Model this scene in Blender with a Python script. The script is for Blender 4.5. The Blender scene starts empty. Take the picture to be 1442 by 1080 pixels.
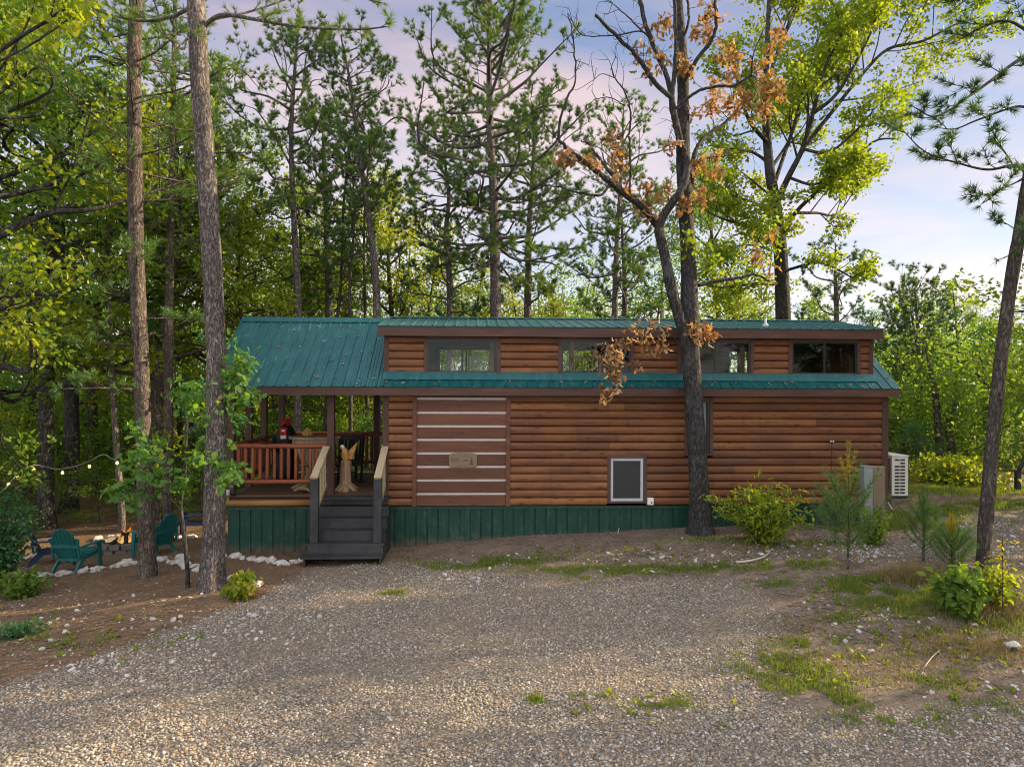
import bpy, math, random
import numpy as np
from mathutils import Vector, Matrix, noise

# ------------------------------------------------------------------ basics
sc = bpy.context.scene
COL = sc.collection
F = 975.0; CU, CV = 721.0, 540.0; ROLL = 0.0042; CAMZ = 3.45
TH = math.radians(2.6)                      # yaw of the cabin
OX, OY = 0.0, 14.7                          # cabin origin on its front wall
ct, st = math.cos(TH), math.sin(TH)
R = math.radians

def ray(u, v):
    du, dv = u - CU, v - CV
    return Vector(((du + ROLL * dv) / F, 1.0, -(dv - ROLL * du) / F))
def P(u, v, d):
    r = ray(u, v); return Vector((r.x * d, d, CAMZ + r.z * d))
def L(u, v, ly):
    """pixel -> cabin local (lx, z) on the plane local y = ly"""
    r = ray(u, v)
    # local y of point t*r : -st*(x-OX)+ct*(y-OY) = ly
    t = (ly + ct * OY - st * OX) / (ct - st * r.x)
    x, y = t * r.x - OX, t - OY
    return (ct * x + st * y, CAMZ + t * r.z)
def toworld(lx, ly, z=0.0):
    return Vector((OX + ct * lx - st * ly, OY + st * lx + ct * ly, z))

# ------------------------------------------------------------------ mesh helpers
class MB:
    def __init__(s): s.v = []; s.f = []
    def add(s, vs, fs):
        o = len(s.v); s.v.extend([tuple(p) for p in vs]); s.f.extend([tuple(i + o for i in f) for f in fs]); return s
    def box(s, x0, x1, y0, y1, z0, z1):
        return s.add([(x0,y0,z0),(x1,y0,z0),(x1,y1,z0),(x0,y1,z0),(x0,y0,z1),(x1,y0,z1),(x1,y1,z1),(x0,y1,z1)],
                     [(0,3,2,1),(4,5,6,7),(0,1,5,4),(1,2,6,5),(2,3,7,6),(3,0,4,7)])
    def bar(s, a, b, w, h, up=(0,0,1)):
        """box beam from a to b, width w (sideways) and height h (along up)"""
        a, b = Vector(a), Vector(b); t = (b - a).normalized(); u = Vector(up)
        side = t.cross(u).normalized(); u = side.cross(t).normalized()
        vs = []
        for p in (a, b):
            for i, j in ((-1,-1),(1,-1),(1,1),(-1,1)):
                vs.append(p + side * (i * w / 2) + u * (j * h / 2))
        return s.add(vs, [(3,2,1,0),(4,5,6,7),(0,1,5,4),(1,2,6,5),(2,3,7,6),(3,0,4,7)])
    def tube(s, pts, rad, n=10, caps=True):
        V, Q = tube_np(np.array([tuple(p) for p in pts], float), np.array(rad, float), n)
        o = len(s.v); s.v.extend(map(tuple, V)); s.f.extend([tuple(int(i) + o for i in q) for q in Q])
        if caps:
            k = len(pts)
            s.f.append(tuple(o + i for i in range(n - 1, -1, -1))); s.f.append(tuple(o + (k - 1) * n + i for i in range(n)))
        return s
    def lathe(s, prof, n=16, c=(0,0,0)):
        o = len(s.v)
        for r_, z in prof:
            for i in range(n):
                a = 2 * math.pi * i / n; s.v.append((c[0] + r_ * math.cos(a), c[1] + r_ * math.sin(a), c[2] + z))
        for k in range(len(prof) - 1):
            for i in range(n):
                j = (i + 1) % n; s.f.append((o + k*n + i, o + k*n + j, o + (k+1)*n + j, o + (k+1)*n + i))
        s.f.append(tuple(o + i for i in range(n - 1, -1, -1))); s.f.append(tuple(o + (len(prof)-1)*n + i for i in range(n)))
        return s
    def prism(s, poly, axis, a, b):
        """extrude closed 2-D poly; axis 'x': poly=(y,z); 'y': (x,z); 'z': (x,y)"""
        n = len(poly); vs = []
        for t in (a, b):
            for p, q in poly:
                vs.append((t,p,q) if axis == 'x' else (p,t,q) if axis == 'y' else (p,q,t))
        fs = [tuple(range(n))[::-1], tuple(range(n, 2*n))]
        for i in range(n):
            j = (i + 1) % n; fs.append((i, j, n + j, n + i))
        return s.add(vs, fs)
    def blob(s, c, r, seed=0, sub=2, amp=.25, flat=1.0):
        V, Fc = ICO[sub]
        rr = np.random.default_rng(seed); off = rr.uniform(-50, 50, 3)
        vs = []
        for p in V:
            k = 1 + amp * noise.noise(Vector((p[0]*1.3 + off[0], p[1]*1.3 + off[1], p[2]*1.3 + off[2])))
            vs.append((c[0] + p[0]*r[0]*k, c[1] + p[1]*r[1]*k, c[2] + p[2]*r[2]*k*flat))
        return s.add(vs, [tuple(int(i) for i in f) for f in Fc])
    def build(s, name, mat, parent=None, smooth=False, bevel=0.0):
        me = bpy.data.meshes.new(name); me.from_pydata(s.v, [], s.f); me.validate(); me.update()
        if smooth: me.polygons.foreach_set('use_smooth', [True] * len(me.polygons))
        return link(name, me, mat, parent, bevel)

def fixn(me):
    import bmesh
    bm = bmesh.new(); bm.from_mesh(me); bmesh.ops.recalc_face_normals(bm, faces=bm.faces); bm.to_mesh(me); bm.free()

def link(name, me, mat, parent=None, bevel=0.0):
    o = bpy.data.objects.new(name, me); COL.objects.link(o)
    if mat is not None: me.materials.append(mat)
    if len(me.polygons) < 20000: fixn(me)
    if parent is not None: o.parent = parent
    if bevel:
        m = o.modifiers.new('bevel', 'BEVEL'); m.width = bevel; m.segments = 2; m.limit_method = 'ANGLE'
    return o
def empty(name, loc, rz=0.0):
    o = bpy.data.objects.new(name, None); COL.objects.link(o); o.location = loc; o.rotation_euler = (0, 0, rz); o.empty_display_size = .3
    return o
def tag(o, label=None, cat=None, group=None, kind=None):
    if label: o['label'] = label
    if cat: o['category'] = cat
    if group: o['group'] = group
    if kind: o['kind'] = kind
    return o

def np_mesh(name, V, faces, smooth=False):
    """faces: list of int arrays (N,k)"""
    me = bpy.data.meshes.new(name)
    V = np.asarray(V, np.float32); me.vertices.add(len(V)); me.vertices.foreach_set('co', V.ravel())
    faces = [np.asarray(f, np.int32) for f in faces if len(f)]
    nl = sum(f.size for f in faces); npol = sum(len(f) for f in faces)
    me.loops.add(nl); me.polygons.add(npol)
    me.loops.foreach_set('vertex_index', np.concatenate([f.ravel() for f in faces]))
    tot = np.concatenate([np.full(len(f), f.shape[1], np.int32) for f in faces])
    start = np.concatenate([[0], np.cumsum(tot)[:-1]]).astype(np.int32)
    me.polygons.foreach_set('loop_start', start)
    try: me.polygons.foreach_set('loop_total', tot)
    except Exception: pass
    if smooth: me.polygons.foreach_set('use_smooth', np.ones(npol, bool))
    me.update(calc_edges=True)
    return me

def ico(sub):
    t = (1 + 5 ** .5) / 2
    V = [(-1,t,0),(1,t,0),(-1,-t,0),(1,-t,0),(0,-1,t),(0,1,t),(0,-1,-t),(0,1,-t),(t,0,-1),(t,0,1),(-t,0,-1),(-t,0,1)]
    Fc = [(0,11,5),(0,5,1),(0,1,7),(0,7,10),(0,10,11),(1,5,9),(5,11,4),(11,10,2),(10,7,6),(7,1,8),(3,9,4),(3,4,2),(3,2,6),(3,6,8),(3,8,9),(4,9,5),(2,4,11),(6,2,10),(8,6,7),(9,8,1)]
    V = [Vector(p).normalized() for p in V]
    for _ in range(sub):
        cache = {}; N = []
        def mid(a, b):
            k = (min(a,b), max(a,b))
            if k not in cache: V.append(((V[a] + V[b]) / 2).normalized()); cache[k] = len(V) - 1
            return cache[k]
        for a, b, c in Fc:
            x, y, z = mid(a,b), mid(b,c), mid(c,a); N += [(a,x,z),(b,y,x),(c,z,y),(x,y,z)]
        Fc = N
    return np.array([tuple(p) for p in V]), np.array(Fc)
ICO = {k: ico(k) for k in (0, 1, 2, 3)}

def tube_np(pts, rad, n):
    k = len(pts); T = np.gradient(pts, axis=0); T /= (np.linalg.norm(T, axis=1, keepdims=True) + 1e-9)
    ref = np.array([1.0, 0, 0]) if abs(T[0][0]) < .8 else np.array([0, 1.0, 0])
    a = np.cross(T[0], ref); a /= np.linalg.norm(a)
    A = np.zeros((k, 3)); A[0] = a
    for i in range(1, k):
        a = A[i-1] - T[i] * np.dot(A[i-1], T[i]); A[i] = a / (np.linalg.norm(a) + 1e-9)
    B = np.cross(T, A); th = np.arange(n) * 2 * math.pi / n
    V = pts[:, None, :] + rad[:, None, None] * (np.cos(th)[None, :, None] * A[:, None, :] + np.sin(th)[None, :, None] * B[:, None, :])
    i = np.arange(k - 1)[:, None] * n; j = np.arange(n)[None, :]; j2 = (j + 1) % n
    Q = np.stack([i + j, i + j2, i + n + j2, i + n + j], -1).reshape(-1, 4)
    return V.reshape(-1, 3), Q
def spline(pts, m=6):
    p = np.array([tuple(q) for q in pts], float)
    if len(p) < 3:
        t = np.linspace(0, 1, m + 1)[:, None]; return p[0] * (1 - t) + p[-1] * t
    q = np.vstack([2*p[0]-p[1], p, 2*p[-1]-p[-2]]); out = []
    for i in range(1, len(q) - 2):
        for t in np.arange(m) / m:
            a, b, c, d = q[i-1], q[i], q[i+1], q[i+2]
            out.append(.5 * (2*b + (c-a)*t + (2*a-5*b+4*c-d)*t*t + (3*b-a-3*c+d)*t**3))
    out.append(p[-1]); return np.array(out)

class Geo:                                   # numpy collector for quads / tris / ngons
    def __init__(s): s.V = []; s.F = {}; s.n = 0
    def add(s, V, Fc):
        Fc = np.asarray(Fc); s.V.append(np.asarray(V, np.float32)); s.F.setdefault(Fc.shape[1], []).append(Fc + s.n); s.n += len(V)
    def tube(s, pts, rad, n=6):
        V, Q = tube_np(np.asarray(pts, float), np.asarray(rad, float), n); s.add(V, Q)
    def mesh(s, name, smooth=False):
        return np_mesh(name, np.vstack(s.V), [np.vstack(f) for f in s.F.values()], smooth)

# ------------------------------------------------------------------ materials
def newmat(name):
    m = bpy.data.materials.new(name); m.use_nodes = True; nt = m.node_tree
    for n in list(nt.nodes): nt.nodes.remove(n)
    out = nt.nodes.new('ShaderNodeOutputMaterial'); return m, nt, out
def node(nt, typ, ins=None, **kw):
    n = nt.nodes.new(typ)
    for k, v in kw.items(): setattr(n, k, v)
    for k, v in (ins or {}).items():
        if isinstance(v, bpy.types.NodeSocket): nt.links.new(v, n.inputs[k])
        else: n.inputs[k].default_value = v
    return n
def ramp(nt, fac, stops, interp='LINEAR'):
    r = nt.nodes.new('ShaderNodeValToRGB'); cr = r.color_ramp; cr.interpolation = interp
    while len(cr.elements) > 1: cr.elements.remove(cr.elements[-1])
    for i, (p, c) in enumerate(stops):
        e = cr.elements[0] if i == 0 else cr.elements.new(p)
        e.position = p; e.color = (*c, 1) if len(c) == 3 else c
    nt.links.new(fac, r.inputs[0]); return r.outputs[0]
def mix(nt, fac, a, b, blend='MIX'):
    n = nt.nodes.new('ShaderNodeMix'); n.data_type = 'RGBA'; n.blend_type = blend
    for s, v in ((n.inputs[0], fac), (n.inputs[6], a), (n.inputs[7], b)):
        if isinstance(v, bpy.types.NodeSocket): nt.links.new(v, s)
        else: s.default_value = v if not isinstance(v, tuple) else ((*v, 1) if len(v) == 3 else v)
    return n.outputs[2]
def mth(nt, op, a, b=0.0, clamp=False):
    n = nt.nodes.new('ShaderNodeMath'); n.operation = op; n.use_clamp = clamp
    for i, v in enumerate((a, b)):
        if isinstance(v, bpy.types.NodeSocket): nt.links.new(v, n.inputs[i])
        else: n.inputs[i].default_value = v
    return n.outputs[0]
def coords(nt, scale=(1,1,1), kind='Object'):
    tc = nt.nodes.new('ShaderNodeTexCoord'); mp = node(nt, 'ShaderNodeMapping', {'Vector': tc.outputs[kind], 'Scale': scale}); return mp.outputs[0]
def bsdf(nt, out, col, rough=.7, bump=None, bstr=.3, bdist=.01, **kw):
    b = nt.nodes.new('ShaderNodeBsdfPrincipled')
    if isinstance(col, bpy.types.NodeSocket): nt.links.new(col, b.inputs['Base Color'])
    else: b.inputs['Base Color'].default_value = (*col, 1)
    if isinstance(rough, bpy.types.NodeSocket): nt.links.new(rough, b.inputs['Roughness'])
    else: b.inputs['Roughness'].default_value = rough
    for k, v in kw.items(): b.inputs[k].default_value = v
    if bump is not None:
        bp = node(nt, 'ShaderNodeBump', {'Height': bump, 'Strength': bstr, 'Distance': bdist}); nt.links.new(bp.outputs[0], b.inputs['Normal'])
    if out is not None: nt.links.new(b.outputs[0], out.inputs[0])
    return b

def wood(name, dark, mid, light, along='x', rough=.62, island=True, gscale=1.0, knots=.5, fade=None, stain=False):
    m, nt, out = newmat(name)
    sc_ = {'x': (1.2, 22, 22), 'y': (22, 1.2, 22), 'z': (22, 22, 1.2)}[along]
    c = coords(nt, tuple(s * gscale for s in sc_))
    g = node(nt, 'ShaderNodeTexNoise', {'Vector': c, 'Scale': 1.0, 'Detail': 6.0, 'Roughness': .65}).outputs[0]
    c2 = coords(nt, tuple({'x': (2.2, 9, 9), 'y': (9, 2.2, 9), 'z': (9, 9, 2.2)}[along]))
    big = node(nt, 'ShaderNodeTexNoise', {'Vector': c2, 'Scale': .6, 'Detail': 3.0}).outputs[0]
    fac = mth(nt, 'ADD', mth(nt, 'MULTIPLY', g, .55), mth(nt, 'MULTIPLY', big, .45))
    if island:
        ri = nt.nodes.new('ShaderNodeNewGeometry').outputs['Random Per Island']
        fac = mth(nt, 'ADD', fac, mth(nt, 'MULTIPLY', mth(nt, 'SUBTRACT', ri, .5), .27))
    col = ramp(nt, fac, [(.22, dark), (.5, mid), (.78, light)])
    if knots:
        c3 = coords(nt, tuple({'x': (2.6, 6.5, 6.5), 'y': (6.5, 2.6, 6.5), 'z': (6.5, 6.5, 2.6)}[along]))
        vo = node(nt, 'ShaderNodeTexVoronoi', {'Vector': c3, 'Scale': 1.0}).outputs[0]
        kn = ramp(nt, vo, [(.09, (1, 1, 1)), (.23, (0, 0, 0))])
        col = mix(nt, mth(nt, 'MULTIPLY', kn, knots), col, tuple(x * .28 for x in dark))
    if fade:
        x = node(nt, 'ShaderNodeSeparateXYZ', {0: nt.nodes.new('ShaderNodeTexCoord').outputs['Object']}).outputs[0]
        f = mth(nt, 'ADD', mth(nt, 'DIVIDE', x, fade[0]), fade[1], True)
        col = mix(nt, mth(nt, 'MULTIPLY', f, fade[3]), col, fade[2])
    if stain:      # weathered patches, drip streaks and drying cracks
        s1 = node(nt, 'ShaderNodeTexNoise', {'Vector': coords(nt, (.7, 1, 1.6)), 'Scale': 1.1, 'Detail': 7.0, 'Roughness': .7}).outputs[0]
        col = mix(nt, ramp(nt, s1, [(.46, (0,0,0)), (.72, (.55,)*3)]), col, (.085, .050, .036))
        s2 = node(nt, 'ShaderNodeTexNoise', {'Vector': coords(nt, (5, 1, .5)), 'Scale': 2.0, 'Detail': 5.0}).outputs[0]
        col = mix(nt, ramp(nt, s2, [(.55, (0,0,0)), (.75, (.45,)*3)]), col, (.05, .022, .012))
        s3 = node(nt, 'ShaderNodeTexNoise', {'Vector': coords(nt, (1.6, 30, 46)), 'Scale': 1.0, 'Detail': 3.0}).outputs[0]
        col = mix(nt, ramp(nt, s3, [(.64, (0,0,0)), (.70, (.8,)*3)]), col, (.03, .012, .007))
    bsdf(nt, out, col, rough, g, .5, .006); return m
def plain(name, col, rough=.6, var=.25, scale=6.0, bstr=.15, dirt=None, **kw):
    m, nt, out = newmat(name)
    n = node(nt, 'ShaderNodeTexNoise', {'Vector': coords(nt), 'Scale': scale, 'Detail': 6.0, 'Roughness': .6}).outputs[0]
    c = ramp(nt, n, [(.3, tuple(x * (1 - var) for x in col)), (.7, tuple(min(1, x * (1 + var)) for x in col))])
    if dirt:
        n2 = node(nt, 'ShaderNodeTexNoise', {'Vector': coords(nt), 'Scale': 1.7, 'Detail': 8.0, 'Roughness': .7}).outputs[0]
        c = mix(nt, ramp(nt, n2, [(.45, (0,0,0)), (.72, (dirt[1],)*3)]), c, dirt[0])
    bsdf(nt, out, c, rough, n, bstr, .004, **kw); return m
def metal_sheet(name, col, rough=.38, mud=False):
    m, nt, out = newmat(name)
    n = node(nt, 'ShaderNodeTexNoise', {'Vector': coords(nt, (5, 1, 1)), 'Scale': 1.6, 'Detail': 8.0, 'Roughness': .72}).outputs[0]
    n2 = node(nt, 'ShaderNodeTexNoise', {'Vector': coords(nt), 'Scale': 7.0, 'Detail': 8.0, 'Roughness': .75}).outputs[0]
    c = ramp(nt, n, [(.3, tuple(x * .75 for x in col)), (.7, tuple(x * 1.25 for x in col))])
    c = mix(nt, ramp(nt, mth(nt, 'MULTIPLY', n, n2), [(.26, (0,0,0)), (.44, (.30,)*3)]), c, (.16, .17, .14))
    if mud:
        s = node(nt, 'ShaderNodeSeparateXYZ', {0: nt.nodes.new('ShaderNodeTexCoord').outputs['Object']})
        zr = mth(nt, 'SUBTRACT', s.outputs[2], mth(nt, 'ADD', mth(nt, 'MULTIPLY', s.outputs[0], .034), .14))
        f = mth(nt, 'SUBTRACT', mth(nt, 'ADD', n2, .12), mth(nt, 'MULTIPLY', zr, 1.5))
        c = mix(nt, ramp(nt, f, [(.42, (0,0,0)), (.80, (.75,)*3)]), c, (.13, .095, .065))
    rg = ramp(nt, n2, [(.3, (rough - .08,)*3), (.7, (rough + .16,)*3)])
    bsdf(nt, out, c, rg, n, .12, .004, **{'Metallic': .12, 'Specular IOR Level': .42}); return m
def leafmat(name, cols, trans=.5, rough=.5, spec=.25, tint=1.25, vary=.55):
    m, nt, out = newmat(name)
    g = nt.nodes.new('ShaderNodeNewGeometry'); ri = g.outputs['Random Per Island']
    oi = nt.nodes.new('ShaderNodeObjectInfo').outputs['Random']
    f = mth(nt, 'ADD', mth(nt, 'ADD', mth(nt, 'MULTIPLY', ri, vary), .5 - vary * .69), mth(nt, 'MULTIPLY', oi, .25))
    k = len(cols); c = ramp(nt, f, [(i / max(1, k - 1), q) for i, q in enumerate(cols)])
    b = bsdf(nt, None, c, rough, **{'Specular IOR Level': spec})
    tc = mix(nt, 1.0, c, (tint * 1.58, tint * 1.48, tint * .40), 'MULTIPLY')
    t = node(nt, 'ShaderNodeBsdfTranslucent', {'Color': tc})
    ms = node(nt, 'ShaderNodeMixShader', {0: trans, 1: b.outputs[0], 2: t.outputs[0]})
    nt.links.new(ms.outputs[0], out.inputs[0]); return m
def bark(name, cols, sc_=1.0, stretch=.3, plates=9.0, moss=None, patch=None):
    m, nt, out = newmat(name)
    c = coords(nt, (sc_, sc_, sc_ * stretch))
    def ridge(s, det, dist):
        n = node(nt, 'ShaderNodeTexNoise', {'Vector': c, 'Scale': s, 'Detail': det, 'Roughness': .55, 'Distortion': dist}).outputs[0]
        return mth(nt, 'MULTIPLY', mth(nt, 'ABSOLUTE', mth(nt, 'SUBTRACT', n, .5)), 6.5, True)
    r1 = ridge(plates, 3.0, .5); r2 = ridge(plates * 2.3, 3.0, .3)
    n = node(nt, 'ShaderNodeTexNoise', {'Vector': coords(nt, (sc_, sc_, sc_ * .6)), 'Scale': 30.0, 'Detail': 6.0, 'Roughness': .7}).outputs[0]
    nb = node(nt, 'ShaderNodeTexNoise', {'Vector': coords(nt, (sc_, sc_, sc_ * .5)), 'Scale': 3.2, 'Detail': 4.0}).outputs[0]
    h = mth(nt, 'ADD', mth(nt, 'MULTIPLY', r1, .55), mth(nt, 'MULTIPLY', r2, .25))
    f = mth(nt, 'ADD', mth(nt, 'MULTIPLY', h, .55), mth(nt, 'ADD', mth(nt, 'MULTIPLY', n, .3), mth(nt, 'MULTIPLY', nb, .28)))
    col = ramp(nt, f, [(.30, cols[0]), (.52, cols[1]), (.80, cols[2])])
    if patch:
        n2 = node(nt, 'ShaderNodeTexNoise', {'Vector': coords(nt), 'Scale': 2.2, 'Detail': 5.0, 'Roughness': .65}).outputs[0]
        col = mix(nt, ramp(nt, n2, [(.52, (0,0,0)), (.68, (patch[1],)*3)]), col, patch[0])
    hh = mth(nt, 'ADD', h, mth(nt, 'MULTIPLY', n, .35))
    bsdf(nt, out, col, .88, hh, 1.0, .03, **{'Specular IOR Level': .2}); return m

M = {}
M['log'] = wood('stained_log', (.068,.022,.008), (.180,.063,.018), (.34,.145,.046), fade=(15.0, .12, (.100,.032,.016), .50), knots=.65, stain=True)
M['logdeck'] = wood('golden_log', (.16,.075,.02), (.27,.13,.038), (.36,.185,.06), island=False, knots=.3)
M['trim'] = wood('brown_trim', (.036,.015,.011), (.066,.028,.020), (.115,.055,.040), knots=.2)
M['trimz'] = wood('brown_post', (.030,.013,.009), (.055,.023,.015), (.085,.037,.024), along='z', knots=.2)
M['plank'] = wood('rough_plank', (.055,.018,.009), (.108,.037,.018), (.18,.068,.034), knots=.45)
M['chink'] = plain('chinking', (.56,.53,.51), .8, .1)
M['roof'] = metal_sheet('green_metal_roof', (.003,.092,.100), .36)
M['skirt'] = metal_sheet('green_metal_skirting', (.003,.043,.031), .48, True)
M['deck'] = wood('brown_deck', (.07,.036,.024), (.11,.058,.038), (.16,.088,.06), knots=.1)
M['railx'] = wood('red_log_rail', (.10,.024,.010), (.205,.055,.021), (.32,.105,.04), knots=.4)
M['railz'] = wood('red_log_baluster', (.10,.024,.010), (.205,.055,.021), (.32,.105,.04), along='z', knots=.4)
M['lumber'] = wood('pale_lumber', (.26,.20,.12), (.38,.30,.19), (.47,.385,.255), along='y', knots=.45)
M['lumberz'] = wood('pale_baluster', (.24,.19,.10), (.36,.29,.17), (.45,.37,.23), along='z', knots=.2)
M['navy'] = plain('charcoal_paint', (.018,.021,.027), .55, .35, 9.0, dirt=((.10,.09,.08), .35))
M['black'] = plain('black_frame', (.012,.013,.016), .4, .2)
M['blackfab'] = plain('black_finish', (.007,.007,.009), .6, .3)
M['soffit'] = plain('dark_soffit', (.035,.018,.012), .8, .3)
M['steelw'] = plain('pale_aluminium', (.42,.47,.52), .4, .08)
M['screen'] = plain('dark_screen', (.018,.020,.024), .5, .2, 40)
M['whiteplastic'] = plain('white_plastic', (.72,.72,.72), .5, .06)
M['acwhite'] = plain('off_white_metal', (.66,.67,.66), .45, .06, dirt=((.4,.38,.34), .3))
M['acdark'] = plain('dark_fins', (.035,.037,.04), .5, .2, 30)
M['greybox'] = plain('weathered_grey_metal', (.20,.235,.24), .5, .14, 8, dirt=((.33,.33,.31), .4))
M['oldpost'] = wood('weathered_post', (.12,.088,.058), (.20,.15,.105), (.29,.23,.17), along='z', knots=.5)
M['plaque'] = wood('carved_plaque', (.10,.06,.035), (.20,.135,.085), (.30,.22,.14), gscale=1.5, knots=.5)
M['carve'] = plain('carving_groove', (.080,.055,.038), .8, .2)
M['inter'] = wood('interior_pine', (.20,.10,.04), (.32,.18,.08), (.42,.26,.13), along='z', knots=.2)
M['stump'] = wood('bleached_stump', (.12,.075,.04), (.27,.185,.11), (.42,.31,.20), along='z', knots=.5)
M['slab'] = wood('table_slab', (.13,.085,.05), (.27,.19,.12), (.40,.30,.20), knots=.4)
M['gold'] = wood('honey_carving', (.30,.15,.035), (.46,.25,.07), (.60,.36,.13), knots=.1)
M['red'] = plain('red_cloth', (.42,.02,.025), .8, .25)
M['white'] = plain('white_cloth', (.75,.75,.75), .8, .05)
M['greenplastic'] = plain('green_plastic', (.008,.125,.125), .42, .18, 5)
M['bluelplastic'] = plain('navy_plastic', (.010,.022,.085), .42, .2, 5)
M['stone'] = plain('white_quartz', (.52,.50,.47), .8, .25, 9, .5, dirt=((.24,.19,.15), .7))
M['block'] = plain('fire_block', (.15,.135,.12), .9, .3, 9, .5)
M['ash'] = plain('ash', (.06,.055,.05), .95, .4, 12)
M['char'] = plain('charred_log', (.022,.017,.014), .9, .4, 12)
M['stick'] = plain('bleached_stick', (.45,.38,.30), .8, .15)
M['can'] = plain('grey_can', (.45,.46,.48), .4, .1)
M['cord'] = plain('pale_cord', (.30,.28,.25), .6, .1)
def glow(name, col, s):
    m, nt, out = newmat(name); e = node(nt, 'ShaderNodeEmission', {0: (*col, 1), 1: s}); nt.links.new(e.outputs[0], out.inputs[0]); return m
M['bulb'] = glow('lit_bulb', (1, .60, .20), 1.6)
def flame():
    m, nt, out = newmat('flame')
    z = node(nt, 'ShaderNodeSeparateXYZ', {0: nt.nodes.new('ShaderNodeTexCoord').outputs['Object']}).outputs[2]
    n = node(nt, 'ShaderNodeTexNoise', {'Vector': coords(nt), 'Scale': 7.0, 'Detail': 3.0}).outputs[0]
    t = mth(nt, 'ADD', mth(nt, 'MULTIPLY', z, 1.3), mth(nt, 'MULTIPLY', mth(nt, 'SUBTRACT', n, .5), .9))
    c = ramp(nt, t, [(.10, (1, .60, .18)), (.28, (1, .34, .05)), (.65, (.8, .13, .015))])
    e = node(nt, 'ShaderNodeEmission', {0: c, 1: .42}); tr = nt.nodes.new('ShaderNodeBsdfTransparent')
    f = ramp(nt, n, [(.38, (.25,)*3), (.62, (.95,)*3)])
    ms = node(nt, 'ShaderNodeMixShader', {0: f, 1: tr.outputs[0], 2: e.outputs[0]}); nt.links.new(ms.outputs[0], out.inputs[0]); return m
M['flame'] = flame()
def glass():
    m, nt, out = newmat('window_glass')
    fr = node(nt, 'ShaderNodeFresnel', {0: 1.45}).outputs[0]
    f = mth(nt, 'MULTIPLY', fr, .32, True)
    t = node(nt, 'ShaderNodeBsdfTransparent', {0: (.91, .94, .95, 1)}); g = node(nt, 'ShaderNodeBsdfGlossy', {0: (.9, .95, 1, 1), 1: .03})
    ms = node(nt, 'ShaderNodeMixShader', {0: f, 1: t.outputs[0], 2: g.outputs[0]}); nt.links.new(ms.outputs[0], out.inputs[0]); return m
M['glass'] = glass()
M['bark_pine'] = bark('pine_bark', [(.040,.036,.036), (.155,.135,.127), (.35,.315,.295)], 1.0, .36, 19.0)
M['bark_pine2'] = bark('pine_bark_red', [(.038,.032,.030), (.135,.110,.096), (.29,.235,.205)], 1.0, .36, 20.0)
M['bark_oak'] = bark('oak_bark', [(.018,.017,.018), (.060,.056,.054), (.13,.125,.12)], 1.0, .3, 16.0, patch=((.17,.18,.18), .35))
M['bark_dark'] = bark('dark_bark', [(.018,.017,.018), (.058,.054,.053), (.13,.128,.125)], 1.0, .3, 18.0, patch=((.12,.14,.15), .4))
M['bark_far'] = bark('grey_bark', [(.035,.031,.028), (.10,.086,.075), (.21,.18,.155)], 1.0, .3, 18.0)
M['needle'] = leafmat('pine_needles', [(0.043,0.109,0.046), (0.075,0.160,0.055), (0.123,0.203,0.055), (0.189,0.225,0.052)], .32, .45, .3)
M['needle_y'] = leafmat('sunlit_tips_yellow_weed', [(.14,.17,.03), (.34,.30,.035), (.52,.42,.05)], .45)  # sunlight on young pine tips is put into this gold; also colours the weed
M['needle_d'] = leafmat('dark_pine_needles', [(0.034,0.087,0.050), (0.056,0.123,0.062), (0.092,0.161,0.064)], .30, .45, .3)
M['leaf'] = leafmat('green_leaves', [(0.045,0.115,0.031), (0.091,0.177,0.039), (0.159,0.244,0.042), (0.257,0.292,0.045)], .52)
M['leaf_d'] = leafmat('deep_green_leaves', [(0.038,0.119,0.042), (0.070,0.174,0.052), (0.122,0.235,0.059), (0.192,0.278,0.055)], .5)
M['leaf_y'] = leafmat('yellow_green_leaves', [(0.065,0.131,0.021), (0.131,0.206,0.026), (0.224,0.269,0.028), (0.308,0.311,0.037)], .54)
M['leaf_b'] = leafmat('blue_green_leaves', [(0.028,0.105,0.049), (0.056,0.154,0.070), (0.119,0.210,0.098)], .4)
M['leaf_dead'] = leafmat('dead_oak_leaves', [(.15,.09,.05), (.33,.21,.12), (.46,.26,.125), (.52,.25,.11), (.46,.34,.22), (.36,.27,.18)], .35, .7, .1, .72, .95)
M['grass'] = leafmat('grass_blades', [(.060,.130,.030), (.105,.180,.036), (.165,.205,.044), (.26,.24,.08)], .35)
M['drygrass'] = leafmat('dry_grass', [(.16,.125,.06), (.26,.21,.11), (.20,.19,.07)], .3, .8, .1, .9)
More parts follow.
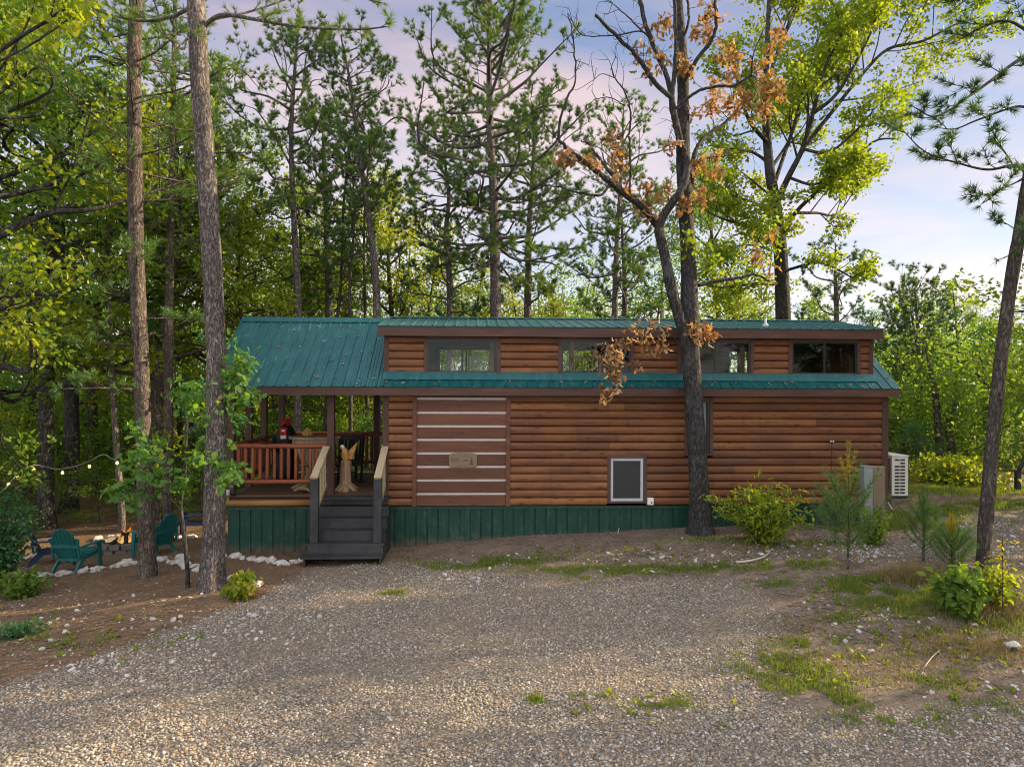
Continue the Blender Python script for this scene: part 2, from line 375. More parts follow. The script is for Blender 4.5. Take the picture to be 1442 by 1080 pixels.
# ------------------------------------------------------------------ terrain
_ctl = []
def gp(u, v, d): p = P(u, v, d); _ctl.append((p.x, p.y, p.z))
for u, v, d in [(317,782,14.4),(430,781,14.3),(548,772,14.6),(650,762,14.7),(720,755,14.75),(860,749,14.85),(1010,742,14.95),(1150,740,15.0),(1240,740,15.05),
                (480,788,13.6),(300,828,11.85),(207,812,13.1),(100,802,15.0),(10,812,14.6),(175,775,17.0),(60,742,19.5),(0,900,10.0),
                (1385,800,11.0),(1442,900,9.0),(1220,754,14.0),(1268,695,16.4),(1300,684,17.6),(1442,690,17.2),(1195,800,11.6),(980,752,14.1)]: gp(u, v, d)
for x, y, z in [(-3,6.2,0),(0,6.2,0),(3,6.2,0),(5,7.5,.05),(-5.5,7,-.08),(0,9.3,0),(-3,9.5,-.02),(3,9.8,.05),(0,11.5,.06),(3,12,.2),(-2,12.5,0),(0,2,0),(-6,2,0),(6,2,0),
                (0,0,0),(0,-12,0),(-15,-8,0),(15,-8,0),(-22,14,-.7),(-16,25,-.6),(-8,24,-.3),(0,24,.3),(8,24,.9),(16,22,1.0),(20,12,.7),(25,30,1.0),(-30,40,-.5),(0,45,0),(30,45,.5)]: _ctl.append((x, y, z))
_ctl = np.array(_ctl)
def _tps():
    X = _ctl[:, :2]; n = len(X); d2 = ((X[:, None] - X[None]) ** 2).sum(-1)
    K = np.where(d2 > 0, .5 * d2 * np.log(d2 + 1e-12), 0) + np.eye(n) * .15
    Pm = np.hstack([np.ones((n, 1)), X]); A = np.zeros((n + 3, n + 3)); A[:n, :n] = K; A[:n, n:] = Pm; A[n:, :n] = Pm.T
    return np.linalg.solve(A, np.concatenate([_ctl[:, 2], np.zeros(3)]))
_w = _tps()
def gz_np(x, y):
    x = np.asarray(x, float); y = np.asarray(y, float); sh = x.shape; x = x.ravel(); y = y.ravel()
    r = np.hypot(x, y - 15); k = np.clip((r - 34) / 30, 0, 1); k = k * k * (3 - 2 * k); s = np.minimum(1, 60 / (r + 1e-6))
    xs, ys = x * s, 15 + (y - 15) * s
    z = _w[-3] + _w[-2] * xs + _w[-1] * ys
    for i, (cx, cy, _) in enumerate(_ctl):
        d2 = (xs - cx) ** 2 + (ys - cy) ** 2; z = z + _w[i] * .5 * d2 * np.log(d2 + 1e-12)
    z = z * (1 - k)
    z = z + .012 * np.sin(x * 2.1 + np.sin(y * 1.7) * 1.3) * np.cos(y * 2.6 + x * .6) + .008 * np.sin(x * 5.3 + 1) * np.sin(y * 4.7)
    return z.reshape(sh)
def gz(x, y): return float(gz_np(np.array([x]), np.array([y]))[0])
def ground_hit(u, v):
    r = ray(u, v); t = 10.0
    for _ in range(40):
        z = gz(r.x * t, t)
        if r.z >= -1e-4: return None
        tn = (z - CAMZ) / r.z; t = .5 * t + .5 * tn
    return (r.x * t, t)

def sdist(px, py, poly):
    """signed distance, positive inside"""
    d = np.full(px.shape, 1e9); ins = np.zeros(px.shape, bool); n = len(poly)
    for i in range(n):
        (x0, y0), (x1, y1) = poly[i], poly[(i + 1) % n]
        ex, ey = x1 - x0, y1 - y0; t = np.clip(((px - x0) * ex + (py - y0) * ey) / (ex * ex + ey * ey + 1e-12), 0, 1)
        d = np.minimum(d, np.hypot(px - x0 - t * ex, py - y0 - t * ey))
        c = ((y0 > py) != (y1 > py)) & (px < (x1 - x0) * (py - y0) / (y1 - y0 + 1e-12) + x0); ins ^= c
    return np.where(ins, d, -d)
def gpoly(pts): return [ground_hit(u, v) for u, v in pts]
GRAV = gpoly([(0,968),(90,940),(190,905),(270,875),(370,838),(440,800),(560,792),(640,792),(700,806),(850,812),(1040,816),(1120,858),(1080,900),(1060,960),(1150,1010),(1300,1000),(1441,985)]) + [(8, 5), (8, -30), (-14, -30), (-14, 5)]
DRIVE = gpoly([(1120,735),(1260,720),(1441,708),(1600,705),(1600,775),(1441,790),(1320,790),(1215,790),(1140,770)])
YARD = gpoly([(560,792),(640,790),(720,802),(1040,812),(1120,855),(1280,880),(1441,900),(1700,900),(1700,790),(1441,725),(1240,742),(1010,745),(720,757),(550,775)])
def masks(x, y):
    g = np.clip(sdist(x, y, GRAV) / .5 + .5, 0, 1)
    dr = np.clip(sdist(x, y, DRIVE) / .7 + .5, 0, 1) * .62
    return np.maximum(g, dr)
# grass areas: pixel centre, radii in metres, strength
GR = []
for u, v, rx, ry, s in [(700,792,1.15,.30,1),(790,803,.75,.16,.55),(900,803,1.0,.22,1.1),(1010,800,.9,.22,.8),(1120,797,.8,.2,.7),(820,815,.25,.22,.5),(1090,822,.35,.2,.4),
                        (1130,905,.5,.15,.5),(1105,940,.55,.4,.8),(1135,965,.5,.3,.7),(1185,985,.2,.15,.4),(1215,825,.5,.3,.9),(1260,845,.6,.3,.9),(1310,850,.6,.35,.8),
                        (1390,690,2.6,.7,.9),(1310,690,1.6,.5,.9),(1400,712,1.8,.3,.5),(1280,735,1.0,.5,.6),(1180,745,.8,.3,.4),(1160,765,.9,.25,.3),(935,992,.3,.1,.5),(835,985,.2,.1,.45),(755,985,.1,.1,.5),(1000,1075,.2,.1,.5),
                        (555,835,.2,.1,.4),(1000,760,.8,.25,.35),(1310,960,.3,.2,.3),(1390,1000,.3,.2,.3),(1240,1010,.5,.3,.35),(1180,870,.25,.15,.5),(1400,880,.7,.3,.6),(110,905,.4,.2,.25)]:
    h = ground_hit(u, v); GR.append((h[0], h[1], rx, ry, s))
def grassd(x, y):
    g = np.zeros(x.shape)
    for cx, cy, rx, ry, s in GR: g = np.maximum(g, s * np.exp(-(((x - cx) / rx) ** 2 + ((y - cy) / ry) ** 2)))
    return g

def axis(c, near, far, fine, n):
    a = np.arange(-near, near + 1e-6, fine); k = np.arange(1, n + 1)
    e = near + (far - near) * (k / n) ** 2.6
    return c + np.concatenate([-e[::-1], a, e])
gx = axis(0, 13, 420, .16, 34); gy = axis(11, 10, 420, .16, 34)
GX, GY = np.meshgrid(gx, gy); GZ = gz_np(GX, GY)
nx, ny = len(gx), len(gy)
i = (np.arange(ny - 1)[:, None] * nx + np.arange(nx - 1)[None, :]).ravel()
me = np_mesh('ground', np.stack([GX.ravel(), GY.ravel(), GZ.ravel()], -1), [np.stack([i, i + 1, i + nx + 1, i + nx], -1)], True)
_m = masks(GX.ravel(), GY.ravel()); _g = grassd(GX.ravel(), GY.ravel())
_left = np.clip((-GX.ravel() - 1.0) / 3, 0, 1)
at = me.color_attributes.new('zones', 'FLOAT_COLOR', 'POINT')
at.data.foreach_set('color', np.stack([_m, np.clip(_g, 0, 1), _left, np.ones_like(_m)], -1).astype(np.float32).ravel())
def ground_mat():
    m, nt, out = newmat('ground_surface')
    a = nt.nodes.new('ShaderNodeVertexColor'); a.layer_name = 'zones'
    s = nt.nodes.new('ShaderNodeSeparateColor'); nt.links.new(a.outputs[0], s.inputs[0])
    n1 = node(nt, 'ShaderNodeTexNoise', {'Vector': coords(nt), 'Scale': 2.3, 'Detail': 9.0, 'Roughness': .72}).outputs[0]
    n2 = node(nt, 'ShaderNodeTexNoise', {'Vector': coords(nt), 'Scale': 26.0, 'Detail': 6.0, 'Roughness': .7}).outputs[0]
    n3 = node(nt, 'ShaderNodeTexNoise', {'Vector': coords(nt), 'Scale': .7, 'Detail': 4.0}).outputs[0]
    f = mth(nt, 'ADD', mth(nt, 'MULTIPLY', n1, .6), mth(nt, 'MULTIPLY', n2, .4))
    straw = ramp(nt, f, [(.3, (.085,.052,.030)), (.5, (.175,.108,.062)), (.7, (.28,.185,.112))])
    soil = ramp(nt, f, [(.3, (.095,.070,.052)), (.5, (.185,.142,.108)), (.7, (.31,.25,.195))])
    dirt = mix(nt, s.outputs[2], soil, straw)
    # gravel cells
    v = node(nt, 'ShaderNodeTexVoronoi', {'Vector': coords(nt), 'Scale': 30.0}); v2 = node(nt, 'ShaderNodeTexVoronoi', {'Vector': coords(nt), 'Scale': 62.0})
    sc1 = nt.nodes.new('ShaderNodeSeparateColor'); nt.links.new(v.outputs['Color'], sc1.inputs[0])
    sc2 = nt.nodes.new('ShaderNodeSeparateColor'); nt.links.new(v2.outputs['Color'], sc2.inputs[0])
    st = [(0, (.07,.068,.065)), (.22, (.15,.138,.115)), (.45, (.26,.225,.165)), (.65, (.33,.285,.21)), (.8, (.26,.17,.10)), (.93, (.44,.41,.36)), (1, (.60,.58,.53))]
    g1 = ramp(nt, sc1.outputs[0], st); g2 = ramp(nt, sc2.outputs[1], st)
    gcol = mix(nt, .45, g1, g2)
    gcol = mix(nt, ramp(nt, v.outputs['Distance'], [(.35, (0,0,0)), (.75, (.75,)*3)]), gcol, (.06,.05,.042))
    gcol = mix(nt, ramp(nt, n3, [(.38, (0,0,0)), (.70, (.6,)*3)]), gcol, (.20,.15,.105))
    k = mth(nt, 'ADD', s.outputs[0], mth(nt, 'MULTIPLY', mth(nt, 'SUBTRACT', f, .5), 2.6))
    k = ramp(nt, k, [(.36, (0,0,0)), (.62, (1,1,1))])
    col = mix(nt, k, dirt, gcol)
    gk = mth(nt, 'ADD', s.outputs[1], mth(nt, 'MULTIPLY', mth(nt, 'SUBTRACT', n1, .5), 1.6))
    gk = ramp(nt, gk, [(.38, (0,0,0)), (.85, (.7,)*3)])
    col = mix(nt, gk, col, ramp(nt, n2, [(.3, (.045,.085,.02)), (.7, (.10,.135,.03))]))
    h = mth(nt, 'ADD', mth(nt, 'MULTIPLY', mth(nt, 'SUBTRACT', 1.0, v.outputs['Distance']), .55), mth(nt, 'MULTIPLY', n2, .6))
    bsdf(nt, out, col, .92, h, .9, .03, **{'Specular IOR Level': .25}); return m
ground = link('ground', me, ground_mat()); tag(ground, 'brown leaf litter and pale gravel ground sloping gently to the left', kind='structure')

# ---- loose stones of the drive (uncountable)
def scatter(n, x0, x1, y0, y1, rng): return rng.uniform(x0, x1, n), rng.uniform(y0, y1, n)
rng = np.random.default_rng(5)
def pebble_field(n):
    d = 5.6 + 8.8 * rng.random(n) ** 1.35; hx = d * rng.uniform(-.80, .80, n)
    m = masks(hx, d); keep = rng.random(n) < np.clip((m - .1) * 1.25, .02, 1); x, y = hx[keep], d[keep]
    near = grassd(x, y); lo = np.array([noise.noise(Vector((a*.55, b*.9, 7.0))) + .5*noise.noise(Vector((a*1.6, b*2.2, 3.0))) for a, b in zip(x, y)])
    k2 = (rng.random(len(x)) > near * .75) & (rng.random(len(x)) < np.clip(.72 + lo*.9, .2, 1)); return x[k2], y[k2]
def stones(name, x, y, size, flat, mat, sub=0):
    V0, F0 = ICO[sub]; n = len(x); k = len(V0); r = size[:, None] * np.stack([rng.uniform(.75, 1.35, n), rng.uniform(.6, 1.0, n), rng.uniform(*flat, n)], -1)
    a = rng.uniform(0, 6.283, n); ca, sa = np.cos(a), np.sin(a)
    B = V0[None] * (1 + rng.uniform(-.22, .22, (n, k, 1))) * r[:, None, :]
    tl = rng.normal(0, .25, n)[:, None]; B[..., 2] += B[..., 0] * tl
    X = B[..., 0] * ca[:, None] - B[..., 1] * sa[:, None] + x[:, None]; Y = B[..., 0] * sa[:, None] + B[..., 1] * ca[:, None] + y[:, None]
    Z = B[..., 2] + (gz_np(x, y) + r[:, 2] * .45)[:, None]
    Fc = (F0[None] + (np.arange(n) * k)[:, None, None]).reshape(-1, 3)
    return link(name, np_mesh(name, np.stack([X, Y, Z], -1).reshape(-1, 3), [Fc], sub > 0), mat)
def pebmat(name, st):
    m, nt, out = newmat(name); ri = nt.nodes.new('ShaderNodeNewGeometry').outputs['Random Per Island']
    n = node(nt, 'ShaderNodeTexNoise', {'Vector': coords(nt), 'Scale': 60.0, 'Detail': 3.0}).outputs[0]
    c = mix(nt, .35, ramp(nt, ri, st), ramp(nt, n, [(.3, (.10,.09,.075)), (.7, (.38,.34,.275))]))
    bsdf(nt, out, c, .8, n, .3, .004, **{'Specular IOR Level': .3}); return m
M['gravel'] = pebmat('gravel_stones', [(0,(.055,.058,.062)),(.18,(.145,.148,.145)),(.38,(.29,.25,.18)),(.58,(.41,.335,.235)),(.72,(.34,.21,.115)),(.86,(.50,.46,.39)),(1,(.74,.71,.64))])
M['pale'] = pebmat('pale_stones', [(0,(.36,.34,.32)),(.5,(.52,.50,.48)),(1,(.68,.67,.66))])
x, y = pebble_field(150000)
o = stones('driveway_gravel', x, y, rng.uniform(.006, .0185, len(x)) * (1 + .5 * (rng.random(len(x)) > .96)), (.42, .75), M['gravel'])
tag(o, 'loose mixed grey and tan pebbles covering the driveway', kind='stuff')
# pale quartz chips strewn over the soil
px, py = [], []
for (u, v, ru, rv, n) in [(640,815,60,10,40),(330,885,110,24,110),(130,930,140,25,80),(60,850,60,40,45),(700,790,70,10,40),(860,785,90,14,90),(1010,785,90,18,90),(1220,775,60,14,120),(1100,770,70,14,60),(1390,770,60,25,90),
                          (1250,860,160,50,100),(1420,1000,40,60,50),(250,850,150,30,70),(1400,740,50,14,60),(1250,930,150,50,60)]:
    for _ in range(int(n * 1.7)):
        h = ground_hit(u + rng.normal(0, ru * .6), v + rng.normal(0, rv * .6))
        if h: px.append(h[0]); py.append(h[1])
px, py = np.array(px), np.array(py)
o = stones('pale_stone_chips', px, py, rng.gamma(2.2, .0072, len(px)).clip(.005, .045), (.4, .75), M['pale'], 1)
tag(o, 'scattered white quartz chips lying on the brown soil', kind='stuff')
# leaf litter
def litter(n):
    d = 7.5 + 13 * rng.random(n) ** .8; x = d * rng.uniform(-.85, .85, n); m = masks(x, d)
    k = rng.random(n) > m * 1.0 - .03; x, y = x[k], d[k]; n = len(x); a = rng.uniform(0, 6.283, n)
    needle = rng.random(n) < .55
    l = np.where(needle, rng.uniform(.05, .10, n), rng.uniform(.025, .05, n)); w = np.where(needle, .003, l * .35)
    z = gz_np(x, y) + rng.uniform(.006, .02, n); ca, sa = np.cos(a), np.sin(a)
    tp = rng.normal(0, .25, n)
    V = []
    for sx, sy in ((-1, 0), (0, -1), (1, 0), (0, 1)):
        V.append(np.stack([x + ca * l * sx - sa * w * sy, y + sa * l * sx + ca * w * sy, z + np.abs(sx * l * tp) + .25 * w * abs(sy)], -1))
    V = np.stack(V, 1).reshape(-1, 3); Fc = np.arange(4 * n).reshape(-1, 4); return np_mesh('leaf_litter', V, [Fc])
M['litter'] = pebmat('dry_litter', [(0,(.055,.030,.018)),(.3,(.12,.065,.035)),(.6,(.21,.125,.07)),(.85,(.32,.21,.13)),(1,(.40,.31,.22))])
o = link('leaf_litter', litter(70000), M['litter']); tag(o, 'dry brown pine straw and fallen leaves on the soil', kind='stuff')

def blades(name, x, y, h, mat, w=.006, lean=.45):
    n = len(x); a = rng.uniform(0, 6.283, n); b = rng.uniform(0, 6.283, n); z = gz_np(x, y) - .01
    le = h * rng.uniform(.1, 1, n) * lean; ww = w * rng.uniform(.6, 1.4, n)
    V = np.zeros((n, 5, 3)); dx, dy = np.cos(a) * ww, np.sin(a) * ww
    for k, (t, s) in enumerate(((0, -1), (0, 1), (.55, 1), (.55, -1))):
        V[:, k, 0] = x + dx * s * (1 - t * .4) + np.cos(b) * le * t * t; V[:, k, 1] = y + dy * s * (1 - t * .4) + np.sin(b) * le * t * t; V[:, k, 2] = z + h * t
    V[:, 4, 0] = x + np.cos(b) * le; V[:, 4, 1] = y + np.sin(b) * le; V[:, 4, 2] = z + h * (1 - .35 * (le / h) ** 2)
    i = np.arange(n)[:, None] * 5
    return link(name, np_mesh(name, V.reshape(-1, 3), [i + np.array([[0, 1, 2, 3]]), i + np.array([[3, 2, 4]])]), mat)
gxs, gys, ghs = [], [], []
for k, (cx, cy, rx, ry, s) in enumerate(GR):
    n = int(min(9000, 5200 * s * rx * ry * 3.2 + 250)); t = rng.normal(0, .62, (n, 2))
    xx = cx + t[:, 0] * rx; yy = cy + t[:, 1] * ry
    keep = np.array([noise.noise(Vector((a * 3.1, b * 3.1, 2.0))) for a, b in zip(xx, yy)]) > -.12
    gxs.append(xx[keep]); gys.append(yy[keep]); ghs.append(rng.uniform(.025, .085, keep.sum()) * (1.6 if 15 <= k <= 17 or k in (11, 12, 13) else 1.0))
o = blades('lawn_grass', np.concatenate(gxs), np.concatenate(gys), np.concatenate(ghs), M['grass']); tag(o, 'patchy short green grass between the gravel and the cabin', kind='stuff')
dx_, dy_, dh_ = [], [], []
for (u, v, r, n, h) in [(1285,815,.42,900,.28),(1330,855,.6,800,.16),(1250,940,1.1,1500,.10),(1400,860,.7,700,.22),(1340,905,.8,900,.14),(1420,920,.6,600,.16),(1130,880,.7,500,.08),(1000,775,1.2,700,.07),(840,775,1.0,500,.07),(1300,720,1.5,1800,.06),(1400,700,1.6,1600,.06)]:
    c = ground_hit(u, v); t = rng.normal(0, .55, (n, 2)); dx_.append(c[0] + t[:, 0] * r); dy_.append(c[1] + t[:, 1] * r * .6); dh_.append(rng.uniform(.4, 1.1, n) * h)
o = blades('dry_grass', np.concatenate(dx_), np.concatenate(dy_), np.concatenate(dh_), M['drygrass'], .0045, 1.1); tag(o, 'straw coloured dry grass wisps at the yard edge', kind='stuff')

def weeds():
    V, Fc = [], []; k = 0
    for (u, v, ru, rv, n) in [(880,780,170,14,70),(1120,780,90,22,60),(1240,840,90,30,90),(1320,890,110,30,80),(1150,930,120,40,60),(600,792,60,10,25),(1290,740,110,25,70),(1400,830,50,50,60),(1380,960,60,40,45),(900,995,120,20,22),(130,900,120,30,40),(40,880,50,25,25)]:
        for _ in range(n):
            h = ground_hit(u + rng.normal(0, ru*.6), v + rng.normal(0, rv*.6))
            if not h: continue
            z = gz(*h); s = rng.uniform(.03, .085)
            for q in range(rng.integers(5, 11)):
                a = rng.uniform(0, 6.283); e = rng.uniform(.15, 1.2); l = s*rng.uniform(.6, 1.4); w = l*rng.uniform(.16, .3); d = np.array([math.cos(a)*math.cos(e), math.sin(a)*math.cos(e), math.sin(e)]); b = np.array([-math.sin(a), math.cos(a), 0])
                c = np.array([h[0], h[1], z]) + d*l*.15
                V += [c, c + d*l*.5 + b*w, c + d*l - np.array([0, 0, l*.25]), c + d*l*.5 - b*w]; Fc.append([k, k+1, k+2, k+3]); k += 4
    return np_mesh('ground_weeds', V, [np.array(Fc)])
o = link('ground_weeds', weeds(), M['leaf_y']); tag(o, 'small mixed green weeds dotted over the soil', kind='stuff')

# ------------------------------------------------------------------ cabin
W = 3.9; RID = W / 2; EAV = -.32
deckz = P(400, 698.3, 14.42).z
basez = L(900, 711, 0)[1]
lxD = L(317, 700, 0)[0]; lxW = L(541, 650, 0)[0]; lxR = L(1246, 650, 0)[0]
eavez = L(800, 545.5, EAV)[1]; fasb = L(800, 557.5, EAV)[1]
rakeL = L(288, 543, EAV)[0]; rakeR = L(1269, 547, EAV)[0]
ridz = L(430, 448.6, RID)[1]
slope = (ridz - eavez) / (RID - EAV)
roofz = lambda ly: eavez + slope * (min(ly, W - ly) - EAV)
dL = L(541, 500, 0)[0]; dR = L(1229, 500, 0)[0]
dbase = L(800, 527, -.02)[1]
DE = -.26
deav = L(800, 460.5, DE)[1]; dfasb = L(800, 474.5, DE)[1]
deL = L(530, 458, DE)[0]; deR = L(1246, 464, DE)[0]
cab = empty('log_cabin', (OX, OY, 0), TH)
tag(cab, 'long log cabin with green metal roof, dormer windows and open porch', 'cabin')
crng = random.Random(3)
def logs(mb, A, B, z0, z1, rows, bulge, openings=(), joints=True, thick=.09):
    """horizontal log courses from A to B (local xy); outward side is to the right of A->B"""
    A, B = Vector(A), Vector(B); ln = (B - A).length; t = (B - A) / ln; out = Vector((t.y, -t.x)); h = (z1 - z0) / rows
    for r in range(rows):
        za, zb = z0 + r * h, z0 + (r + 1) * h; zc = (za + zb) / 2; spans = [(0.0, ln)]
        for (a, b, oz0, oz1) in openings:
            if oz0 < zc < oz1:
                ns = []
                for s0, s1 in spans:
                    if b <= s0 or a >= s1: ns.append((s0, s1)); continue
                    if a > s0: ns.append((s0, a))
                    if b < s1: ns.append((b, s1))
                spans = ns
        fin = []
        for s0, s1 in spans:
            if joints and s1 - s0 > 2.6 and crng.random() < .75:
                j = s0 + (s1 - s0) * crng.uniform(.25, .75); fin += [(s0, j - .0015), (j + .0015, s1)]
            else: fin.append((s0, s1))
        for s0, s1 in fin:
            pr = [(-thick, za), (0, za + .004)]
            for k in range(1, 6):
                a = math.pi * k / 6; pr.append((bulge * math.sin(a) ** .75, za + .004 + (h - .008) * (1 - math.cos(a)) / 2))
            pr += [(0, zb - .004), (-thick, zb)]
            vs = []
            for s in (s0, s1):
                for o_, z in pr: q = A + t * s + out * o_; vs.append((q.x, q.y, z))
            n = len(pr); mb.add(vs, [tuple(range(n)), tuple(range(2*n-1, n-1, -1))] + [(i, n + i, n + (i+1) % n, (i+1) % n) for i in range(n)])
pL, pR = L(581, 640, 0)[0], L(718.5, 640, 0)[0]
wA = (L(854.5, 670, 0)[0], L(910, 670, 0)[0], L(880, 708, 0)[1], L(880, 640, 0)[1])
wB = (L(963, 600, 0)[0], L(1003, 600, 0)[0], L(985, 641, 0)[1], fasb - .02)
topz = fasb + .02
mb = MB(); op = [(pL - lxW, pR - lxW, 0, 9), (wA[0] - lxW, wA[1] - lxW, wA[2], wA[3]), (wB[0] - lxW, wB[1] - lxW, wB[2], wB[3] + 1)]
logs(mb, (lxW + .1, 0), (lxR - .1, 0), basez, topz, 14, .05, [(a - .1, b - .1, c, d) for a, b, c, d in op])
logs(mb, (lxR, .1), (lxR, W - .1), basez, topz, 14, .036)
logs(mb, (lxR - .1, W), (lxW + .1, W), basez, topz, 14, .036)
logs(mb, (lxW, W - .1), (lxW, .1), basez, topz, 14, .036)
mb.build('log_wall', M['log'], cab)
# gable ends above the walls
for x, nm in ((lxR, 1), (lxW, -1)):
    g = MB(); rows = 9; h = (ridz - .12 - topz) / rows
    for r in range(rows):
        z0 = topz + r * h; half = (ridz - .10 - z0 - h) / slope
        if half > .05: logs(g, (x, RID - half * nm), (x, RID + half * nm), z0, z0 + h, 1, .036, joints=False)
    g.build('gable_wall', M['log'], cab)
# corner posts
mb = MB()
for x0, x1, y0, y1 in ((lxW - .03, lxW + .1, -.05, .09), (lxR - .1, lxR + .05, -.05, .09), (lxR - .1, lxR + .05, W - .09, W + .05), (lxW - .03, lxW + .1, W - .09, W + .05)):
    b = MB().box(x0, x1, y0, y1, basez - (.0 if x0 < 0 else .0), topz).build('corner_post', M['trimz'], cab)
# plank panel with white chinking
pz0, pz1 = L(640, 712, 0)[1], topz - .01
tw = L(587, 640, 0)[0] - pL
pan = MB(); stripes = [L(640, v, 0)[1] for v in (561.5, 581, 600, 619, 638, 657, 676, 695)]
pan.box(pL + tw, pR - tw, -.005, .05, pz0 + .002, pz1)
zs = [pz1 + .04] + stripes + [pz0 - .022]
pl = pan.build('chinking', M['chink'], cab)
pb = MB()
for a, b in zip(zs[:-1], zs[1:]): pb.box(pL + tw - .003, pR - tw + .003, -.032, -.002, b + .025, min(a - .025, pz1))
pb.build('plank_panel', M['plank'], cab, bevel=.007)
for xa in (pL, pR - tw): MB().box(xa, xa + tw, -.066, .05, pz0, pz1).build('panel_trim', M['plank'], cab)

# windows
def window(x0, x1, z0, z1, y, s, trim, split=True, frame_m='black', pane_m='glass', fw=.035, sill=None, fd=.0):
    """s=-1: faces the camera side, +1 the rear"""
    def yb(a, b): return (min(y + s*a, y + s*b), max(y + s*a, y + s*b))
    t = MB(); ya = yb(.055, -.09)
    t.box(x0, x0 + trim, *ya, z0, z1); t.box(x1 - trim, x1, *ya, z0, z1)
    t.box(x0 + trim, x1 - trim, *ya, z1 - trim, z1); t.box(x0 + trim, x1 - trim, *ya, z0, z0 + trim * .6)
    w = t.build('window', M['trim'], cab)
    a0, a1, b0, b1 = x0 + trim, x1 - trim, z0 + trim * .6, z1 - trim; f = MB(); yf = yb(.035 + fd, -.05)
    f.box(a0, a0 + fw, *yf, b0, b1); f.box(a1 - fw, a1, *yf, b0, b1); f.box(a0 + fw, a1 - fw, *yf, b0, b0 + fw); f.box(a0 + fw, a1 - fw, *yf, b1 - fw, b1)
    cx = (a0 + a1) / 2
    if split: f.box(cx - .022, cx + .022, *yf, b0 + fw, b1 - fw)
    f.build('frame', M[frame_m], w)
    for q0, q1, dy in ([(a0 + fw, cx - .022, .012), (cx + .022, a1 - fw, 0.0)] if split else [(a0 + fw, a1 - fw, 0.0)]):
        MB().box(q0, q1, *yb(.01 + dy, .004 + dy), b0 + fw, b1 - fw).build('pane', M[pane_m], w)
    return w
WIN = [(597, 705), (785.5, 892.5), (953, 1061), (1110, 1211)]
dop = []
zt = dfasb + .02
for u0, u1 in WIN:
    a, b = L(u0, 500, 0)[0], L(u1, 500, 0)[0]; dop.append((a, b, dbase - .02, zt))
# dormer walls, both sides
for y, s in ((0.02, -1), (W - .02, 1)):
    ed = [dL + .1] + [e for a, b, _, _ in dop for e in (a, b)] + [dR - .1]
    for xa, xb in zip(ed[0::2], ed[1::2]):
        mb = MB(); logs(mb, (xa, y) if s < 0 else (xb, y), (xb, y) if s < 0 else (xa, y), dbase - .02, zt, 5, .042, joints=False); mb.build('dormer_wall', M['log'], cab)
    for a, b, z0, z1 in dop: window(a, b, z0, z1, y, s, .075)
    for xa, xb in ((dL, dL + .1), (dR - .1, dR)): MB().box(xa, xb, *( (y - .045, y + .09) if s < 0 else (y - .09, y + .045)), dbase - .02, zt).build('dormer_post', M['trimz'], cab)
# dormer cheeks (ends)
for x, d in ((dL, 1), (dR, -1)):
    c = MB(); c.prism([(.10, roofz(.10) - .05), (.10, zt), (RID, ridz - .03)], 'x', min(x + .012*d, x + .06*d), max(x + .012*d, x + .06*d))
    c.prism([(W - .10, roofz(.10) - .05), (W - .10, zt), (RID, ridz - .03)], 'x', min(x + .012*d, x + .06*d), max(x + .012*d, x + .06*d)); c.build('dormer_cheek', M['trim'], cab)
# loft interior
MB().box(dL + .1, dR - .1, .08, W - .08, dbase - .10, dbase - .05).build('loft_floor', M['inter'], cab)
for u in (693, 806, 870, 1048, 1205, 760):
    x = L(u, 500, .8)[0]; MB().box(x - .05, x + .05, .9, 1.0, dbase - .05, roofz(.95) + .15).build('loft_post', M['inter'], cab)
mb = MB(); x0, x1 = L(806, 500, .8)[0], L(870, 500, .8)[0]
mb.box(x0 + .05, x1 - .05, .93, .98, dbase + .38, dbase + .44)
for k in range(7): xx = x0 + .1 + k * (x1 - x0 - .2) / 6; mb.box(xx - .015, xx + .015, .94, .97, dbase - .05, dbase + .38)
mb.build('loft_railing', M['inter'], cab)
# lower windows
w = window(wA[0], wA[1], wA[2], wA[3], 0, -1, .075, False, 'steelw', 'screen', .055, fd=.0); tag(w, 'square screened window with a pale aluminium frame')
window(wB[0], wB[1], wB[2], wB[3], 0, -1, .07, False, 'black', 'glass', .04)
MB().box(wB[0] + .12, wB[1] - .10, .10, .11, wB[2] + .1, wB[3] - .12).build('curtain', M['chink'], cab)
MB().box(wB[0] - .2, wB[1] + .2, .14, .16, wB[2] - .1, wB[3]).build('blind_back', M['blackfab'], cab)

# roofs
def ribs(mb, x0, x1, ya, za, yb, zb, pitch=.229, rh=.019, th=.012):
    """ribbed sheet between eave (ya,za) and top (yb,zb)"""
    xs = []; x = x0
    while x < x1 - .02:
        for dx, h in ((0, 0), (.012, rh), (.034, rh), (.046, 0)):
            if x + dx < x1: xs.append((x + dx, h))
        for k in (1, 2):
            m_ = x + .046 + (pitch - .046) * k / 3
            if m_ + .02 < x1: xs += [(m_ - .012, 0), (m_, .0045), (m_ + .012, 0)]
        x += pitch
    xs.append((x1, 0))
    nrm = Vector((0, -(zb - za), abs(yb - ya))).normalized()
    if yb < ya: nrm.y = -nrm.y
    vs = []; n = len(xs)
    for (y, z) in ((ya, za), (yb, zb)):
        for xx, h in xs: vs.append((xx, y + nrm.y * h, z + nrm.z * h))
    for (y, z) in ((ya, za), (yb, zb)):
        for xx in (x0, x1): vs.append((xx, y - nrm.y * th, z - nrm.z * th))
    fs = [(i, i + 1, n + i + 1, n + i) for i in range(n - 1)]
    fs += [(2*n, 2*n + 2, 2*n + 3, 2*n + 1), (0, n, 2*n + 2, 2*n), (n - 1, 2*n + 1, 2*n + 3, 2*n - 1), tuple(range(n)) + (2*n + 1, 2*n), tuple(range(2*n - 1, n - 1, -1)) + (2*n + 2, 2*n + 3)]
    mb.add(vs, fs)
rf = MB()
